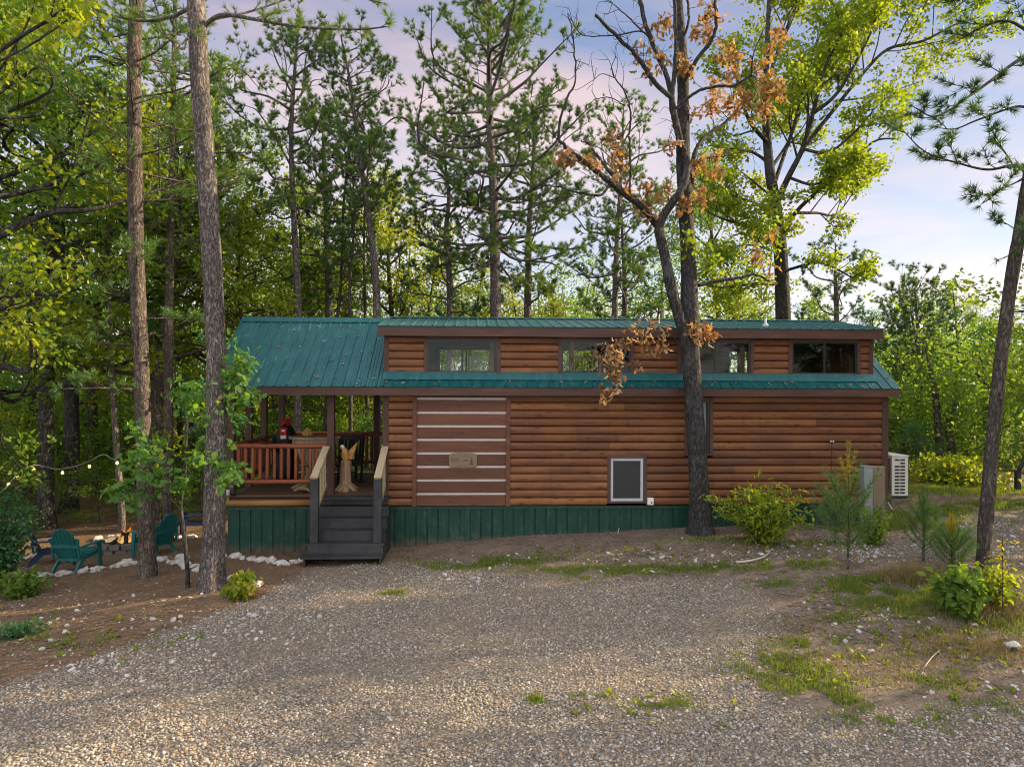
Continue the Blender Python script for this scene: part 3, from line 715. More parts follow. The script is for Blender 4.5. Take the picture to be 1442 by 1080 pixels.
for sgn in (0, 1):
    Y = (lambda y: y) if not sgn else (lambda y: W - y)
    ribs(rf, rakeL, dL - .004, Y(EAV), eavez, Y(RID - .02), ridz - .02)
    ribs(rf, dL - .004, dR + .004, Y(EAV), eavez, Y(.0), roofz(.0))
    ribs(rf, dR + .004, rakeR, Y(EAV), eavez, Y(RID - .02), ridz - .02)
roof = rf.build('roof', M['roof'], cab)
df = MB()
for sgn in (0, 1):
    Y = (lambda y: y) if not sgn else (lambda y: W - y)
    ribs(df, deL, deR, Y(DE), deav, Y(RID - .02), ridz + .025)
df.build('dormer_roof', M['roof'], cab)
k = .16
for xa, xb in ((rakeL - .01, deL + .3), (deR - .3, rakeR + .01)):
    MB().prism([(RID - k, ridz - k*slope + .014), (RID, ridz + .012), (RID + k, ridz - k*slope + .014), (RID + k, ridz - k*slope + .028), (RID, ridz + .03), (RID - k, ridz - k*slope + .028)], 'x', xa, xb).build('ridge_cap', M['roof'], roof)
cp = MB(); k = .15; s2 = (ridz + .025 - deav) / (RID - .02 - DE)
cp.prism([(RID - k, ridz + .028 - k*s2 + .022), (RID, ridz + .05), (RID + k, ridz + .028 - k*s2 + .022), (RID + k, ridz + .028 - k*s2 + .036), (RID, ridz + .066), (RID - k, ridz + .028 - k*s2 + .036)], 'x', deL - .01, deR + .01)
cp.build('dormer_ridge_cap', M['roof'], cab)
fl = MB(); fl.prism([(-.035, roofz(-.035) + .03), (.0, roofz(0) + .09), (-.022, roofz(0) + .09), (-.14, roofz(-.14) + .026)], 'x', dL - .01, dR + .05); fl.build('flashing', M['roof'], cab)
# sheathing / soffit under the metal
sf = MB()
for sgn in (0, 1):
    Y = (lambda y: y) if not sgn else (lambda y: W - y)
    for xa, xb, top in ((rakeL + .02, dL - .01, RID), (dR + .01, rakeR - .02, RID), (dL - .01, dR + .01, -.02)):
        sf.prism([(Y(EAV + .02), roofz(EAV + .02) - .016), (Y(top), roofz(top) - .016), (Y(top), roofz(top) - .05), (Y(EAV + .02), roofz(EAV + .02) - .05)], 'x', xa, xb)
    zd = lambda y: deav + s2 * (y - DE)
    sf.prism([(Y(DE + .02), zd(DE + .02) - .016), (Y(RID), zd(RID) - .016), (Y(RID), zd(RID) - .05), (Y(DE + .02), zd(DE + .02) - .05)], 'x', deL + .02, deR - .02)
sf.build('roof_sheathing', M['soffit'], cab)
fb = MB()
for sgn in (0, 1):
    Y = (lambda a, b: (a, b)) if not sgn else (lambda a, b: (W - b, W - a))
    fb.box(rakeL + .02, rakeR - .02, *Y(EAV + .018, EAV + .058), fasb, eavez - .012)
    fb.box(deL + .02, deR - .02, *Y(DE + .018, DE + .058), dfasb, deav - .012)
fb.build('fascia', M['trim'], cab)
for x in (rakeL + .022, rakeR - .062):
    for sgn in (0, 1):
        Y = (lambda y: y) if not sgn else (lambda y: W - y)
        rk = MB(); rk.prism([(Y(EAV + .06), roofz(EAV + .06) - .052), (Y(RID), ridz - .052), (Y(RID), ridz - .21), (Y(EAV + .06), roofz(EAV + .06) - .21)], 'x', x, x + .04); rk.build('rake_board', M['trim'], cab)
for x in (deL + .022, deR - .062):
    for sgn in (0, 1):
        Y = (lambda y: y) if not sgn else (lambda y: W - y)
        rk = MB(); rk.prism([(Y(DE + .06), zd(DE + .06) - .052), (Y(RID), zd(RID) - .052), (Y(RID), zd(RID) - .16), (Y(DE + .06), zd(DE + .06) - .16)], 'x', x, x + .04); rk.build('rake_board', M['trim'], cab)
# soffit boards under the eaves
so = MB()
for sgn in (0, 1):
    Y = (lambda a, b: (a, b)) if not sgn else (lambda a, b: (W - b, W - a))
    so.box(lxW - .02, rakeR - .07, *Y(EAV + .06, -.052), fasb + .012, fasb + .03)
    so.box(deL + .07, deR - .07, *Y(DE + .06, -.025), dfasb + .010, dfasb + .026)
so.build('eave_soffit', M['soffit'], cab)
# fallen needles and leaves on the metal
def roof_litter():
    r = np.random.default_rng(77); V, Fc = [], []; k = 0
    for q in range(480):
        if r.random() < .6:
            x = r.uniform(rakeL + .1, rakeR - .1)
            if dL - .05 < x < dR + .05:
                if r.random() < .72: continue
                y = r.uniform(EAV + .03, -.16)
            else: y = r.uniform(EAV + .03, RID - .25)
            z = roofz(y); sl_ = slope
        else:
            x = r.uniform(deL + .05, deR - .05); y = r.uniform(DE + .03, RID - .25); z = deav + s2 * (y - DE); sl_ = s2
        a = r.uniform(0, 6.283); l = r.uniform(.04, .10) if r.random() < .7 else r.uniform(.03, .055); w = .004 if l > .055 else l*.42
        d = np.array([math.cos(a), math.sin(a), math.sin(a)*sl_]); b = np.array([-math.sin(a), math.cos(a), math.cos(a)*sl_]); c = np.array([x, y, z + .022])
        V += [c - d*l, c - b*w, c + d*l, c + b*w]; Fc.append([k, k+1, k+2, k+3]); k += 4
    me = np_mesh('roof_litter', V, [np.array(Fc)]); o = link('roof_litter', me, M['litter']); o.location = (OX, OY, 0); o.rotation_euler = (0, 0, TH); return o
tag(roof_litter(), 'brown pine needles and leaves fallen on the green metal roof', kind='stuff')
# roof vent pipe
vx, vz = L(1079, 462, .3); v_ = MB(); v_.lathe([(.075, -.02), (.07, .03), (.022, .075), (.022, .17), (.015, .175)], 12, (vx, .35, deav + s2 * (.35 - DE))); v_.build('vent_pipe', M['steelw'], cab, True)

# skirting
def skirt(mb, A, B, z0, z1, pitch=.229):
    A, B = Vector(A), Vector(B); ln = (B - A).length; t = (B - A) / ln; out = Vector((t.y, -t.x)); prof = []; s = .0
    while s < ln - .06:
        prof += [(s, 0), (s + .010, -.016), (s + .022, -.016), (s + .032, 0), (s + pitch * .5, 0), (s + pitch * .5 + .006, .003), (s + pitch * .5 + .014, 0)]; s += pitch
    prof.append((ln, 0)); vs = []
    for z in (z0, z1):
        for a, o_ in prof: q = A + t * a + out * o_; vs.append((q.x, q.y, z))
    n = len(prof)
    for z in (z0, z1):
        for a in (0, ln): q = A + t * a - out * .03; vs.append((q.x, q.y, z))
    mb.add(vs, [(i, i + 1, n + i + 1, n + i) for i in range(n - 1)] + [(2*n, 2*n+2, 2*n+3, 2*n+1), (0, n, 2*n+2, 2*n), (n-1, 2*n+1, 2*n+3, 2*n-1), tuple(range(n, 2*n)) + (2*n+3, 2*n+2)])
sk = MB(); yk = .03
skirt(sk, (lxD + .05, yk), (lxR, yk), -.7, basez - .012); skirt(sk, (lxR, yk), (lxR, W - yk), -.7, basez - .012); skirt(sk, (lxR, W - yk), (lxD + .05, W - yk), -.7, basez - .012); skirt(sk, (lxD + .05, W - yk), (lxD + .05, yk), -.7, basez - .012)
skt = sk.build('skirting', M['skirt'], cab)
st_ = MB(); st_.box(lxD + .04, lxR + .01, -.012, .028, basez - .075, basez - .008); st_.build('skirting_trim', M['skirt'], skt)

# ---- porch
dk = MB(); y = .02; 
while y < W - .02:
    dk.box(lxD, lxW - .03, y, y + .134, deckz - .028, deckz); y += .14
dk.build('deck', M['deck'], cab)
dr = MB(); dr.tube([(lxD + .03, .03, basez + .065), (L(440, 700, .0)[0], .03, basez + .065)], [.068, .068], 14); dr.build('rim_log', M['logdeck'], cab, True)
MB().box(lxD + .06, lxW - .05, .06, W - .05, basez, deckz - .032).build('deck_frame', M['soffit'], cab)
pz = fasb + .03
def post(x, y, h=.14): return MB().box(x - h/2, x + h/2, y - h/2, y + h/2, deckz + .001, pz).build('porch_post', M['trimz'], cab)
xP0 = L(326, 600, .1)[0]; xPm = L(466.5, 600, .1)[0]
yb_ = W - .12
side = []
post(xP0, .1); post(xPm, .1)
ysd = [.1, 1.22, 2.30, yb_]
for yy in ysd[1:]: post(xP0, yy)
xPr = L(531, 620, yb_)[0]; post(xPr, yb_)
bm_ = MB(); bm_.box(xP0 - .07, lxW - .03, .03, .17, pz, pz + .16); bm_.box(xP0 - .07, lxW - .03, yb_ - .07, yb_ + .07, pz, pz + .16); bm_.box(xP0 - .069, xP0 + .069, .172, yb_ - .072, pz, pz + .16)
bm_.build('porch_beam', M['trim'], cab)
for xx in (xP0, (xP0 + lxW) / 2):   # open trusses in the gable
    tr = MB()
    for sgn in (0, 1):
        Y = (lambda q: q) if not sgn else (lambda q: W - q)
        tr.prism([(Y(.17), roofz(.17) - .055), (Y(RID), ridz - .055), (Y(RID), ridz - .19), (Y(.17), roofz(.17) - .19)], 'x', xx - .045, xx + .045)
    tr.box(xx - .04, xx + .04, RID - .05, RID + .05, pz + .162, ridz - .2)
    tr.build('rafter', M['trim'], cab)
railtop = P(400, 628.5, 14.52).z; railbot = P(400, 678.5, 14.52).z
rrn = random.Random(8)
def railing(a, b, n):
    a, b = Vector(a), Vector(b); t = (b - a)
    ro = None
    for z, rad, nm in ((railtop, .052, 'railing'), (railbot, .047, 'bottom_rail')):
        r = MB(); pts = [a + t * k / 6 for k in range(7)]
        r.tube([(p.x, p.y, z + rrn.uniform(-.006, .006)) for p in pts], [rad * rrn.uniform(.94, 1.06) for _ in pts], 10)
        o = r.build(nm, M['railx'], ro or cab, True); ro = ro or o
    for k in range(n):
        p = a + t * (k + .5) / n; q = MB(); rad = rrn.uniform(.032, .040); dx, dy = rrn.uniform(-.015, .015), rrn.uniform(-.008, .008)
        zz = [railbot + .03, railbot + .1, (railbot + railtop) / 2, railtop - .1, railtop - .03]; rr_ = [rad*.75, rad, rad * rrn.uniform(.95, 1.12), rad, rad*.75]
        q.tube([(p.x + dx * i / 4, p.y + dy * i / 4, z) for i, z in enumerate(zz)], rr_, 8); q.build('baluster', M['railz'], ro, True)
railing((xP0 + .07, .1, 0), (xPm - .07, .1, 0), 13)
railing((xP0 + .07, yb_, 0), (xPr - .07, yb_, 0), 17)
for ya, yb2 in zip(ysd[:-1], ysd[1:]): railing((xP0, ya + .07, 0), (xP0, yb2 - .07, 0), 6)
railing((xPr + .07, yb_, 0), (lxW - .04, yb_, 0), 1)

# ---- wooden steps (a thing of its own)
steps = empty('porch_steps', toworld(lxW - .8, -.75, 0), TH); tag(steps, 'charcoal painted wooden porch steps with pale lumber handrails', 'steps')
sx0, sy0 = lxW - .8, -.75
def S(mb, x0, x1, y0, y1, z0, z1): return mb.box(x0 - sx0, x1 - sx0, y0 - sy0, y1 - sy0, z0, z1)
rise = .187; run = .285
sR = L(550, 712, -.05)[0]; sL = L(432, 764, -1.15)[0]
S(MB(), sL, sR, -.30, .015, deckz - .035, deckz + .004).build('landing', M['navy'], steps)
nst = 5
for k in range(1, nst + 1):
    z = deckz - rise * k; y1 = -run * (k - 1) - .012; y0 = y1 - run - .022
    e = .05 if k >= 4 else 0
    t = MB(); S(t, sL - e, sR + e * .4, y0, y1, z - .036, z); t.build('tread', M['navy'], steps)
    r = MB(); S(r, sL + .02, sR - .02, y1 - .018, y1 + .0, z + .001, z + rise - .037); r.build('riser', M['navy'], steps)
for x in (sL + .0, sR - .04):
    g = MB(); a, b = x - sx0, x + .04 - sx0; top = [(-.03, deckz - .04), (-.03, -.2), (-run*nst, -.2)]
    for k in range(nst, 0, -1): top += [(-run*k + .0, deckz - rise*k - .037), (-run*(k-1) - .035, deckz - rise*k - .037), ]
    g.prism([(p - sy0, q) for p, q in top], 'x', a + .005, b - .005).build('stringer', M['navy'], steps)
yN = -run * 3.6
for (u0, u1, top_u) in ((438, 449.5, (462, 471)), (527, 538.5, (541, 549))):
    xa = L(u0, 690, yN)[0]; xb = L(u1, 690, yN)[0]; zt_ = L((u0 + u1) / 2, 672.5, yN)[1]; xm = (xa + xb) / 2; hw = (xb - xa) / 2
    z4 = deckz - rise * 4
    S(MB(), xm - hw, xm + hw, yN - .10, yN + .02, z4 + .001, zt_).build('newel_post', M['navy'], steps, bevel=.006)
    zt2 = L(548, 629, -.02)[1]
    h = MB(); A = Vector((xm - sx0, yN - .12 - sy0, zt_ + .005)); B = Vector((xm - sx0, -.06 - sy0, zt2)); h.bar(A, B, .14, .036)
    rail = h.build('handrail', M['lumber'], steps)
    h2 = MB(); dz = Vector((0, 0, -.78)); h2.bar(A + Vector((.0, .16, -.70)), B + Vector((0, -.01, -.78)), .04, .085); h2.build('lower_rail', M['lumber'], rail)
    for k in range(7):
        f = (k + .9) / 7.6; p = A.lerp(B, f); q = MB(); zb_ = A.z - .66 + (B.z - A.z - .10) * f
        q.box(p.x - .019, p.x + .019, p.y - .019, p.y + .019, zb_ - .10, p.z - .02); q.build('baluster', M['lumberz'], rail)
# ------------------------------------------------------------------ things on and around the cabin
def on_ground(u, v):
    h = ground_hit(u, v); return Vector((h[0], h[1], gz(*h)))
# carved plaque hanging on the plank panel
q = [L(u, v, -.04) for u, v in ((632, 658), (672, 638))]
pc = ((q[0][0] + q[1][0]) / 2, (q[0][1] + q[1][1]) / 2); pw, ph = q[1][0] - q[0][0], q[1][1] - q[0][1]
t = empty('wooden_plaque', toworld(pc[0], -.034, pc[1]), TH); tag(t, 'small carved wooden plaque hanging on the striped plank panel', 'plaque')
m_ = MB(); poly = []
for k in range(28):
    a = 2 * math.pi * k / 28; cx, sz = math.cos(a), math.sin(a); e = .28
    poly.append((pw/2 * math.copysign(abs(cx)**e, cx) * (1 + .02*math.sin(7*a)), ph/2 * math.copysign(abs(sz)**e, sz) * (1 + .04*math.sin(5*a))))
m_.prism(poly, 'y', -.03, .0); m_.build('board', M['plaque'], t, bevel=.005)
g = MB()           # worn carved letters (illegible in the photo) and a little tree at the right
r0 = random.Random(2)
for k in range(4):
    x = -pw*.40 + k * pw*.075
    g.box(x, x + .012, -.0335, -.0303, -.05, .03)
    if k % 2: g.box(x + .0125, x + .03, -.0335, -.0303, -.05, -.038)
    else: g.box(x + .0125, x + .03, -.0335, -.0303, .016, .03)
g.box(-.02, .10, -.0335, -.0303, -.02, -.008); g.box(.02, .12, -.0335, -.0303, .004, .014)
for k in range(4): g.prism([(pw*.30 - .055 + k*.012, -.09 + k*.035), (pw*.30 + .055 - k*.012, -.09 + k*.035), (pw*.30, -.045 + k*.035)], 'y', -.0335 - .0002*k, -.0303)
g.build('carving', M['carve'], t)
# white outlet box
c = L(915.5, 705.5, -.06); t = empty('outlet_box', toworld(c[0], -.04, c[1]), TH); tag(t, 'small white outdoor outlet box beside the square window', 'outlet box')
MB().box(-.065, .065, -.075, .02, -.075, .075).build('box_body', M['whiteplastic'], t, bevel=.008)
m_ = MB(); m_.box(-.05, .05, -.083, -.0755, -.06, .06); m_.build('cover', M['whiteplastic'], t, bevel=.003)
m_ = MB(); m_.tube([(.012, -.0835, -.02), (.012, -.093, -.02)], [.017, .017], 10); m_.build('lock', M['black'], t)
# thin cable with two little lamps
c = L(1171.5, 622, -.06); e_ = L(1172, 668, -.06); t = empty('wall_cable', toworld(c[0], -.045, c[1]), TH); tag(t, 'thin dark cable with two white clips running down the log wall', 'cable')
m_ = MB(); m_.tube([(0, -.008, 0), (.008, -.01, -.15), (-.004, -.01, -.35), (.006, -.01, e_[1] - c[1])], [.006]*4, 6); m_.build('cable', M['black'], t)
for dx in (-.025, .03): MB().blob((dx, -.02, .01), (.018, .018, .02), 3, 1, 0).build('clip', M['whiteplastic'], t)

# air conditioner outdoor unit
z0 = P(1268, 694, 16.2).z; z0 = min(z0, gz(8.9, 16.2) + .07); xa, xb = P(1256.5, 660, 16.0).x, P(1280, 660, 16.0).x
t = empty('air_conditioner', (xa, 16.0, z0), TH); tag(t, 'white outdoor air conditioning unit beside the cabin corner', 'air conditioner')
wx, dy, hz = xb - xa, .86, P(1268, 642, 16.0).z - z0
b = MB(); b.box(0, wx, .012, dy, .04, hz - .02).build('casing', M['acwhite'], t, bevel=.01)
MB().box(-.012, wx + .012, -.004, dy + .015, hz - .019, hz + .012).build('top_cover', M['acwhite'], t, bevel=.008)
g = MB(); 
for r in range(11):
    for cc in (0, 1):
        if r == 1 and cc == 0: continue
        x0 = wx*.17 + cc * wx*.34; zz = hz - .075 - r * (hz - .13) / 11
        g.box(x0, x0 + wx*.28, .002, .0115, zz - .038, zz)
g.build('vent_slots', M['black'], t)
g = MB()
for k in range(34): zz = .08 + k * (hz - .16) / 33; g.box(-.009, -.002, .06, dy - .05, zz, zz + .006)
for k in range(5): yy = .06 + k * (dy - .12) / 4; g.box(-.013, -.0095, yy, yy + .006, .08, hz - .08)
g.build('coil_grille', M['steelw'], t)
MB().box(-.0015, 0.0, .05, dy - .04, .07, hz - .07).build('coil', M['acdark'], t)
for yy in (.08, dy - .14): MB().box(-.03, wx + .03, yy, yy + .06, -.03, .039).build('foot', M['black'], t)
MB().box(-.05, wx + .06, -.05, dy + .08, -.30, -.031).build('pad', M['block'], t)
# white downpipe elbow at the corner
p0 = P(1251, 690, 15.75); t = empty('drain_pipe', (p0.x, p0.y, gz(p0.x, p0.y))); tag(t, 'short white slanting drain board leaning by the cabin corner', 'pipe')
m_ = MB(); m_.bar((-.12, .02, .36), (.08, -.03, .0), .05, .02); m_.build('pipe', M['whiteplastic'], t)

# utility pedestal + timber post
b_ = on_ground(1222, 756); zt_ = P(1222, 656, b_.y).z - b_.z
x0, x1 = P(1213, 700, b_.y).x - b_.x, P(1226, 700, b_.y).x - b_.x
t = empty('utility_pedestal', b_); tag(t, 'grey metal utility pedestal standing against the weathered timber post', 'utility box')
MB().box(x0, x1 - .004, -.10, .08, .02, zt_ - .02).build('box_body', M['greybox'], t, bevel=.008)
MB().box(x0 - .008, x1 - .002, -.112, .086, zt_ - .019, zt_ + .006).build('lid', M['greybox'], t, bevel=.006)
MB().box(x0 + .018, x1 - .022, -.112, -.1005, .18, zt_ - .06).build('door', M['greybox'], t, bevel=.004)
m_ = MB(); m_.tube([(x0 + .06, -.13, .28), (x0 + .06, -.13, .40), (x0 + .06, -.105, .46)], [.03, .03, .03], 10); m_.build('meter_knob', M['steelw'], t, True)
x2 = P(1243, 700, b_.y).x - b_.x
t = empty('timber_post', (b_.x + (x1 + x2) / 2, b_.y, b_.z)); tag(t, 'weathered square timber post next to the grey utility pedestal', 'post')
hw = (x2 - x1) / 2 - .002
MB().box(-hw, hw, -.10, .09, -.2, zt_ - .003).build('post_body', M['oldpost'], t, bevel=.008)
m_ = MB(); m_.tube([(.02, -.106, zt_ - .16), (.02, -.099, zt_ - .16)], [.022, .022], 10); m_.build('knot', M['carve'], t)

# dark post with slanting pipe at the right edge
p0 = P(1433, 684, 17.0); p0.z = gz(p0.x, p0.y)
t = empty('steel_post', p0); tag(t, 'dark steel post with a slanting pipe at the lawn edge', 'post')
m_ = MB(); m_.box(-.05, .05, -.05, .05, -.1, .50); m_.build('post_body', M['black'], t)
m_ = MB(); m_.tube([(0, 0, .46), (.09, 0, .60), (.16, 0, .78), (.24, 0, 1.0)], [.045]*4, 8); m_.build('pipe', M['black'], t, True)

# ------------------------------------------------------------------ porch furniture
def porch(u, ly, z=None): l = L(u, 640, ly); return toworld(l[0], ly, deckz + .001 if z is None else z)
# stump table
pp = porch(441, 1.05); t = empty('stump_table', pp, TH); tag(t, 'rustic bar table with a thick slab top on a gnarled stump', 'table')
ht = P(440, 614, pp.y).z - pp.z
m_ = MB(); poly = []
for k in range(40):
    a = 2*math.pi*k/40; r = 1 + .05*math.sin(3*a + 1) + .03*math.sin(7*a) + .02*math.sin(11*a); poly.append((.56*r*math.cos(a), .40*r*math.sin(a)))
m_.prism(poly, 'z', ht - .05, ht); m_.build('tabletop', M['slab'], t)
m_ = MB(); m_.prism([(p*.86, q_*.86) for p, q_ in poly], 'z', ht - .17, ht - .051); m_.build('apron', M['stump'], t)
def stump(mb, h, r0, r1, seed, flare=1.9, n=26, rings=14, c=(0,0)):
    o = len(mb.v); off = seed * 3.7
    for i in range(rings):
        f = i / (rings - 1); r = r1 + (r0 - r1) * f; fl = 1 + (flare - 1) * max(0, 1 - f * 3.2) ** 1.6
        for k in range(n):
            a = 2*math.pi*k/n; w = .20*math.sin(4*a + off) * (fl - .75) + .12*math.sin(7*a + off*2 + f*3) + .10*noise.noise(Vector((math.cos(a)*2 + off, math.sin(a)*2, f*5)))
            rr = r * fl * (1 + w); mb.v.append((c[0] + rr*math.cos(a), c[1] + rr*math.sin(a), h*f))
    for i in range(rings - 1):
        for k in range(n): j = (k+1) % n; mb.f.append((o+i*n+k, o+i*n+j, o+(i+1)*n+j, o+(i+1)*n+k))
    mb.f.append(tuple(o + k for k in range(n-1, -1, -1))); mb.f.append(tuple(o + (rings-1)*n + k for k in range(n)))
m_ = MB(); stump(m_, ht - .172, .21, .15, 1.3, 2.1); m_.build('stump_base', M['stump'], t, True)
rr2 = random.Random(5)
for a in (-2.6, -1.9, -1.1, -.3, .6, 2.2):     # gnarled roots and branches of the base
    m_ = MB(); d = Vector((math.cos(a), math.sin(a), 0)); L0 = rr2.uniform(.38, .55)
    m_.tube([d*.12 + Vector((0,0,.28)), d*.24 + Vector((0,0,.16)), d*L0*.75 + Vector((.03,0,.07)), d*L0 + Vector((0,.03,.025))], [.07, .075, .055, .028], 10); m_.build('root', M['stump'], t, True)
for a, z in ((-2.3, .45), (-.9, .55), (.4, .5), (2.5, .6)):
    m_ = MB(); d = Vector((math.cos(a), math.sin(a), 0)); m_.tube([d*.10 + Vector((0,0,z)), d*.26 + Vector((0,0,z+.16)), d*.40 + Vector((0,0,ht-.2))], [.06, .05, .04], 9); m_.build('branch', M['stump'], t, True)
# little driftwood ornament on the table
l_ = L(433, 608, 1.1); t = empty('driftwood_ornament', toworld(l_[0], 1.1, pp.z + ht + .001), TH); tag(t, 'small lumpy wooden ornament standing on the bar table', 'ornament')
m_ = MB()
for k, (x, z, r) in enumerate([(-.07,.05,.055),(0,.06,.065),(.07,.05,.05),(-.03,.12,.045),(.045,.115,.04)]): m_.blob((x, .01*k, z), (r, r*.8, r), k, 2, .3)
m_.build('ornament_body', M['gold'], t, True)
# driftwood root lying on the deck
l_ = L(425, 684, .32); t = empty('driftwood_piece', toworld(l_[0], .34, deckz + .001), TH); tag(t, 'pale driftwood root lying on the deck behind the front railing', 'driftwood')
m_ = MB(); m_.tube([(-.17, 0, .03), (-.10, .02, .085), (0, .0, .11), (.10, .02, .085), (.16, 0, .03)], [.03, .045, .05, .045, .025], 10); m_.tube([(0, .02, .1), (.02, .10, .05), (.03, .16, .02)], [.04, .03, .02], 8); m_.build('driftwood_body', M['stump'], t, True)
# black figure behind the table: rounded body, ears, red cap and scarf, white patch
fy = 2.15; pf = porch(403, fy); t = empty('bear_figure', pf, TH); tag(t, 'black bear shaped figure with red head and white chest patch behind the table', 'statue')
hf = P(403, 589, pf.y).z - pf.z
m_ = MB(); prof = [(.20, 0), (.27, .08), (.29, .3), (.27, .55), (.25, hf*.52), (.255, hf*.64), (.235, hf*.76), (.16, hf*.85), (.095, hf*.89)]
m_.lathe([(r*1.0, z) for r, z in prof], 22); m_.build('body', M['blackfab'], t, True)
m_ = MB(); m_.blob((0, -.03, hf*.92), (.115, .12, .115), 2, 2, .05); m_.build('head', M['red'], t, True)
for s in (-1, 1):
    m_ = MB(); m_.blob((s*.075, 0, hf*1.0), (.035, .025, .04), 5, 2, .05); m_.build('ear', M['red'], t, True)
m_ = MB(); m_.blob((0, -.14, hf*.90), (.05, .05, .042), 4, 2, .05); m_.build('muzzle', M['blackfab'], t, True)
m_ = MB(); m_.prism([(-.085, hf*.86), (.085, hf*.86), (.08, hf*.74), (-.07, hf*.73)], 'y', -.275, -.19); m_.build('scarf', M['red'], t)
m_ = MB(); m_.prism([(-.06, hf*.735), (.07, hf*.745), (.075, hf*.69), (-.05, hf*.685)], 'y', -.283, -.235); m_.build('chest_patch', M['white'], t)
m_ = MB(); m_.prism([(-.03, hf*.83), (.05, hf*.83), (.04, hf*.80), (-.035, hf*.80)], 'y', -.281, -.26); m_.build('scarf_mark', M['white'], t)
for s in (-1, 1):
    m_ = MB(); m_.tube([(s*.22, 0, hf*.72), (s*.30, -.10, hf*.56), (s*.20, -.27, hf*.50)], [.075, .075, .055], 10); m_.build('arm', M['blackfab'], t, True)
    m_ = MB(); m_.blob((s*.19, -.28, hf*.495), (.055, .06, .05), 7, 2, .1); m_.build('paw', M['blackfab'], t, True)
m_ = MB(); m_.blob((.06, -.32, hf*.60), (.06, .05, .05), 9, 2, .15); m_.build('cup', M['red'], t, True)
# carved eagle on a log pedestal beside the steps
le = L(487, 685, .62); t = empty('eagle_carving', toworld(le[0], .62, deckz + .001), TH); tag(t, 'chainsaw carved eagle with raised honey coloured wing on a flared log', 'carving')
he = 1.06
m_ = MB(); stump(m_, .66, .105, .115, 2.1, 1.9, 24, 14); m_.build('log_pedestal', M['stump'], t, True)
for a in (-1.9, -.7, .5):
    m_ = MB(); d = Vector((math.cos(a), math.sin(a), 0)); m_.tube([d*.08 + Vector((0,0,.14)), d*.18 + Vector((0,0,.07)), d*.29 + Vector((0,0,.02))], [.05, .05, .025], 9); m_.build('root', M['stump'], t, True)
m_ = MB(); m_.tube([(0, .02, .62), (-.01, .01, .74), (-.02, -.02, .86), (-.05, -.06, .94)], [.06, .085, .065, .045], 12); m_.build('bird_body', M['gold'], t, True)
m_ = MB(); m_.blob((-.065, -.075, .965), (.05, .055, .045), 1, 2, .05); m_.build('bird_head', M['white'], t, True)
m_ = MB(); m_.tube([(-.075, -.115, .965), (-.085, -.15, .955), (-.085, -.16, .93)], [.02, .014, .004], 8); m_.build('beak', M['gold'], t, True)
for s, dy in ((1, -.03), (-1, .05)):
    w_ = MB()
    for k in range(7):
        f = k / 6; a0 = Vector((s*.05, dy, .74 + f*.10)); tip = Vector((s*(.17 + .09*f), dy - .02, .72 + .34*f))
        if s < 0: tip = Vector((-.10 - .05*f, dy + .10, .70 + .10*f))
        w_.tube([a0, a0.lerp(tip, .6) + Vector((0, -.012, -.022)), tip], [.026, .030, .010], 7)
    w_.build('wing', M['gold'], t, True)
# black rocking chair
pr_ = porch(489, 1.9); t = empty('rocking_chair', pr_, TH + R(-155)); tag(t, 'black slatted rocking chair on the porch behind the eagle carving', 'rocking chair')
m_ = MB(); m_.box(-.27, .27, -.25, .25, .40, .435).build('seat', M['blackfab'], t)
m_ = MB()
for k in range(6): x = -.215 + k*.086; m_.bar((x, .23, .46), (x, .43, 1.08), .06, .018, (0, 1, 0))
m_.bar((-.28, .44, 1.10), (.28, .44, 1.10), .03, .12); m_.bar((-.26, .245, .50), (.26, .245, .50), .03, .06); m_.build('backrest', M['blackfab'], t)
for s in (-1, 1):
    m_ = MB(); m_.bar((s*.30, .29, .62), (s*.30, -.30, .655), .075, .025); m_.build('armrest', M['blackfab'], t)
    m_ = MB(); m_.bar((s*.27, -.24, .06), (s*.29, -.25, .64), .045, .045); m_.build('leg', M['blackfab'], t)
    m_ = MB(); m_.bar((s*.27, .22, .06), (s*.28, .45, 1.12), .045, .045); m_.build('leg', M['blackfab'], t)
    m_ = MB(); m_.tube([(s*.27, -.48, .075), (s*.27, -.25, .03), (s*.27, .05, .02), (s*.27, .35, .04), (s*.27, .60, .11)], [.02]*5, 8); m_.build('rocker', M['blackfab'], t, True)
m_ = MB(); m_.bar((-.27, -.24, .2), (.27, -.24, .2), .03, .03); m_.build('stretcher', M['blackfab'], t)
# can at the foot of the corner post
pc_ = porch(321.5, .12 + .05); l_ = L(321.5, 683, .06); t = empty('metal_can', toworld(l_[0], .06, deckz + .001), TH); tag(t, 'small grey can standing on the deck at the left corner post', 'can')
m_ = MB(); m_.lathe([(.045, 0), (.05, .005), (.05, .11), (.046, .115)], 16); m_.build('can_body', M['can'], t, True)
l_ = L(329, 683, .02); t = empty('dark_tub', toworld(l_[0], .03 - .005, deckz + .001), TH); tag(t, 'small dark tub standing beside the grey can on the deck', 'tub')

# (tub body) kept clear of the corner post
m_ = MB(); m_.lathe([(.04, 0), (.055, .005), (.06, .10), (.055, .105)], 16, (0, -.045, 0)); m_.build('tub_body', M['blackfab'], t, True)

